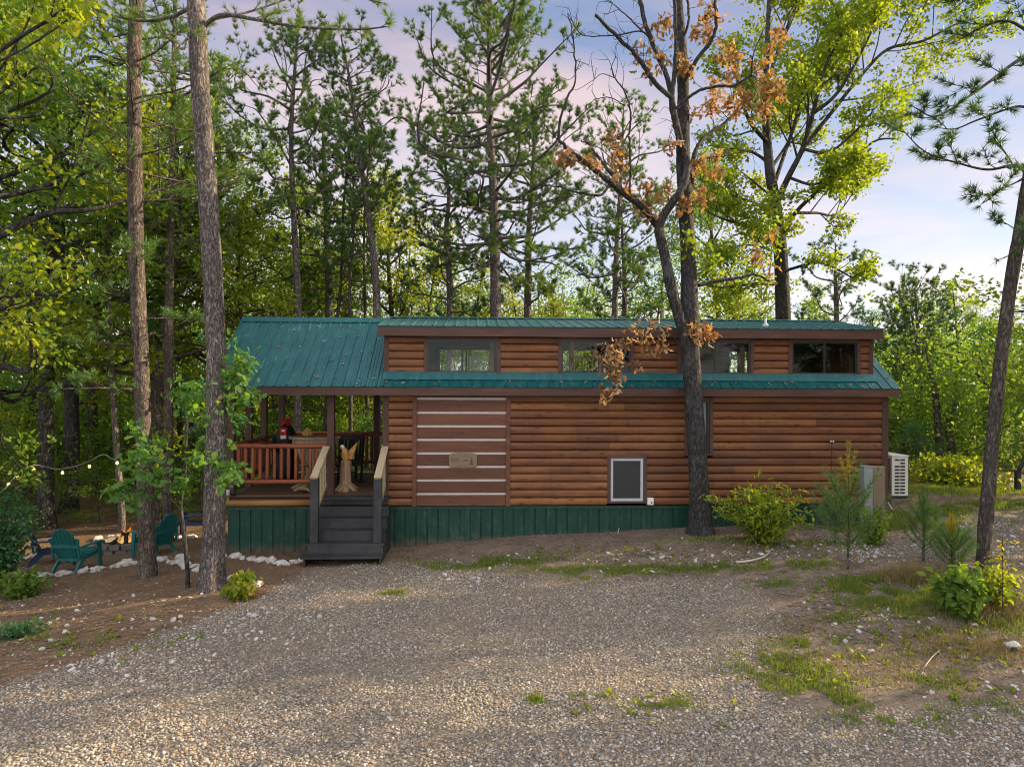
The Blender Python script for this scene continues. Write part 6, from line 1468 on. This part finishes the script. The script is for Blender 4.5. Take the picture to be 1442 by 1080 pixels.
# ---- 9. the far wood, one mass
rng = np.random.default_rng(400); T, G = Geo(), Geo()
def far_tree(x, y, H, w, size=.26, n=520, low=.12, pine=False):
    z = gz(x, y); T.tube(np.array([[x, y, z - .3], [x + rng.normal(0, .2), y, z + H*.5], [x + rng.normal(0, .4), y, z + H*.85]]), [.14, .10, .02], 5)
    k = 26; h = rng.uniform(low, 1, k); rad = w*(np.sin(np.clip((h - low)/(1 - low)*.85 + .15, 0, 1)*math.pi)**.7*.9 + .12)*np.sqrt(rng.random(k)); a = rng.uniform(0, 6.28, k)
    C = np.stack([x + rad*np.cos(a), y + rad*np.sin(a), z + H*h], -1); leaves(G, clump_pts(C, n // k, w*.20, rng, .6), size, rng, 'rhomb')
for k in range(230):
    a = R(rng.uniform(-52, 36)); d = rng.uniform(30, 58); ad = math.degrees(a)
    if -8 < ad < 26 and d < 38: continue
    hh = rng.uniform(7, 13) if ad < -14 else rng.uniform(6.5, 11.5) if ad < 20 else rng.uniform(4.6, 6.4)
    far_tree(d*math.sin(a), d*math.cos(a), hh, rng.uniform(1.9, 3.3), .17, 1050)
for k in range(120):
    a = R(rng.uniform(-50, 40)); d = rng.uniform(24, 33)
    if R(-8) < a < R(26): continue
    far_tree(d*math.sin(a), d*math.cos(a), rng.uniform(2.2, 4.6), rng.uniform(1.5, 2.4), .12, 1350, .03)
me = G.mesh('distant_woods'); me.materials.append(M['leaf']); o = bpy.data.objects.new('distant_woods', me); COL.objects.link(o); tag(o, 'distant mixed green woods behind the cabin and lawn', kind='stuff')
me = T.mesh('distant_trunks', True); me.materials.append(M['bark_far']); o2 = bpy.data.objects.new('distant_trunks', me); COL.objects.link(o2); tag(o2, 'slim grey trunks of the distant woods', kind='stuff')
# ------------------------------------------------------------------ sun, sky, camera
SUN_EL, SUN_AZ = R(22.5), R(75)               # azimuth measured from +Y towards +X
sd = Vector((math.sin(SUN_AZ) * math.cos(SUN_EL), math.cos(SUN_AZ) * math.cos(SUN_EL), math.sin(SUN_EL)))
sl = bpy.data.lights.new('sun', 'SUN'); sl.energy = 5.0; sl.angle = R(.5); sl.color = (1, .77, .46)
so_ = bpy.data.objects.new('sun', sl); COL.objects.link(so_); so_.rotation_euler = sd.to_track_quat('Z', 'Y').to_euler(); so_.location = (30, 20, 20)
w = bpy.data.worlds.new('World'); sc.world = w; w.use_nodes = True; nt = w.node_tree
for n in list(nt.nodes): nt.nodes.remove(n)
out = nt.nodes.new('ShaderNodeOutputWorld'); bg = nt.nodes.new('ShaderNodeBackground'); nt.links.new(bg.outputs[0], out.inputs[0]); bg.inputs[1].default_value = .077
sky = nt.nodes.new('ShaderNodeTexSky'); sky.sky_type = 'NISHITA'; sky.sun_disc = False; sky.sun_elevation = SUN_EL; sky.sun_rotation = SUN_AZ; sky.air_density = 1.0; sky.dust_density = 1.2; sky.ozone_density = 1.6
tc = nt.nodes.new('ShaderNodeTexCoord'); sx = node(nt, 'ShaderNodeSeparateXYZ', {0: tc.outputs['Generated']})
zc = mth(nt, 'ADD', mth(nt, 'MAXIMUM', sx.outputs[2], 0.0), .16)
cv = node(nt, 'ShaderNodeCombineXYZ', {0: mth(nt, 'DIVIDE', sx.outputs[0], zc), 1: mth(nt, 'DIVIDE', sx.outputs[1], zc), 2: 0.3})
mp = node(nt, 'ShaderNodeMapping', {'Vector': cv.outputs[0], 'Scale': (.62, 1.25, 1), 'Rotation': (0, 0, R(18))})
c1 = node(nt, 'ShaderNodeTexNoise', {'Vector': mp.outputs[0], 'Scale': 1.25, 'Detail': 8.0, 'Roughness': .56, 'Distortion': .35}).outputs[0]
msk = ramp(nt, c1, [(.40, (0,0,0)), (.66, (1,1,1))])
low = ramp(nt, sx.outputs[2], [(.02, (1,1,1)), (.45, (0,0,0))])
ccol = mix(nt, low, (4.7, 3.6, 3.75), (7.8, 6.9, 6.9))          # pink above, cream near the horizon
scol = mix(nt, low, (1.75, 2.25, 3.7), (6.2, 6.4, 7.2))          # lavender blue haze veil over the clear sky
clear = mix(nt, .72, sky.outputs[0], scol)
cl_ = mix(nt, mth(nt, 'MULTIPLY', msk, .9), clear, ccol)
# added fill light: unseen sky overhead and behind the viewer is made brighter
k1 = ramp(nt, sx.outputs[2], [(.50, (0,0,0)), (.80, (1,1,1))]); k2 = ramp(nt, mth(nt, 'MULTIPLY', sx.outputs[1], -1.0), [(.05, (0,0,0)), (.5, (1,1,1))])
kk = mth(nt, 'ADD', 1.0, mth(nt, 'ADD', mth(nt, 'MULTIPLY', k1, 1.9), mth(nt, 'MULTIPLY', k2, 1.3)))
kd = mth(nt, 'SUBTRACT', kk, 1.0); kv = node(nt, 'ShaderNodeCombineColor', {0: mth(nt, 'ADD', 1.0, mth(nt, 'MULTIPLY', kd, 1.02)), 1: mth(nt, 'ADD', 1.0, mth(nt, 'MULTIPLY', kd, 1.06)), 2: mth(nt, 'ADD', 1.0, mth(nt, 'MULTIPLY', kd, .82))})
nt.links.new(mix(nt, 1.0, cl_, kv.outputs[0], 'MULTIPLY'), bg.inputs[0])
cam = bpy.data.cameras.new('camera'); co = bpy.data.objects.new('camera', cam); COL.objects.link(co); sc.camera = co
cam.sensor_width = 36; cam.lens = 36 * F / 1442; cam.clip_end = 3000; cam.clip_start = .05
co.location = (0, 0, CAMZ); co.rotation_euler = (Matrix.Rotation(R(90), 3, 'X') @ Matrix.Rotation(ROLL, 3, 'Z')).to_euler()
cam.shift_y = 0
vs = sc.view_settings; vs.view_transform = 'Standard'; vs.look = 'None'; vs.exposure = 1.17; vs.gamma = 1.0; vs.use_curve_mapping = False
cy = sc.cycles; cy.max_bounces = 7; cy.diffuse_bounces = 4; cy.glossy_bounces = 3; cy.transmission_bounces = 6; cy.transparent_max_bounces = 12; cy.use_denoising = True; cy.sample_clamp_indirect = 6.0

cy.pixel_filter_type = 'BLACKMAN_HARRIS'; cy.filter_width = 1.05
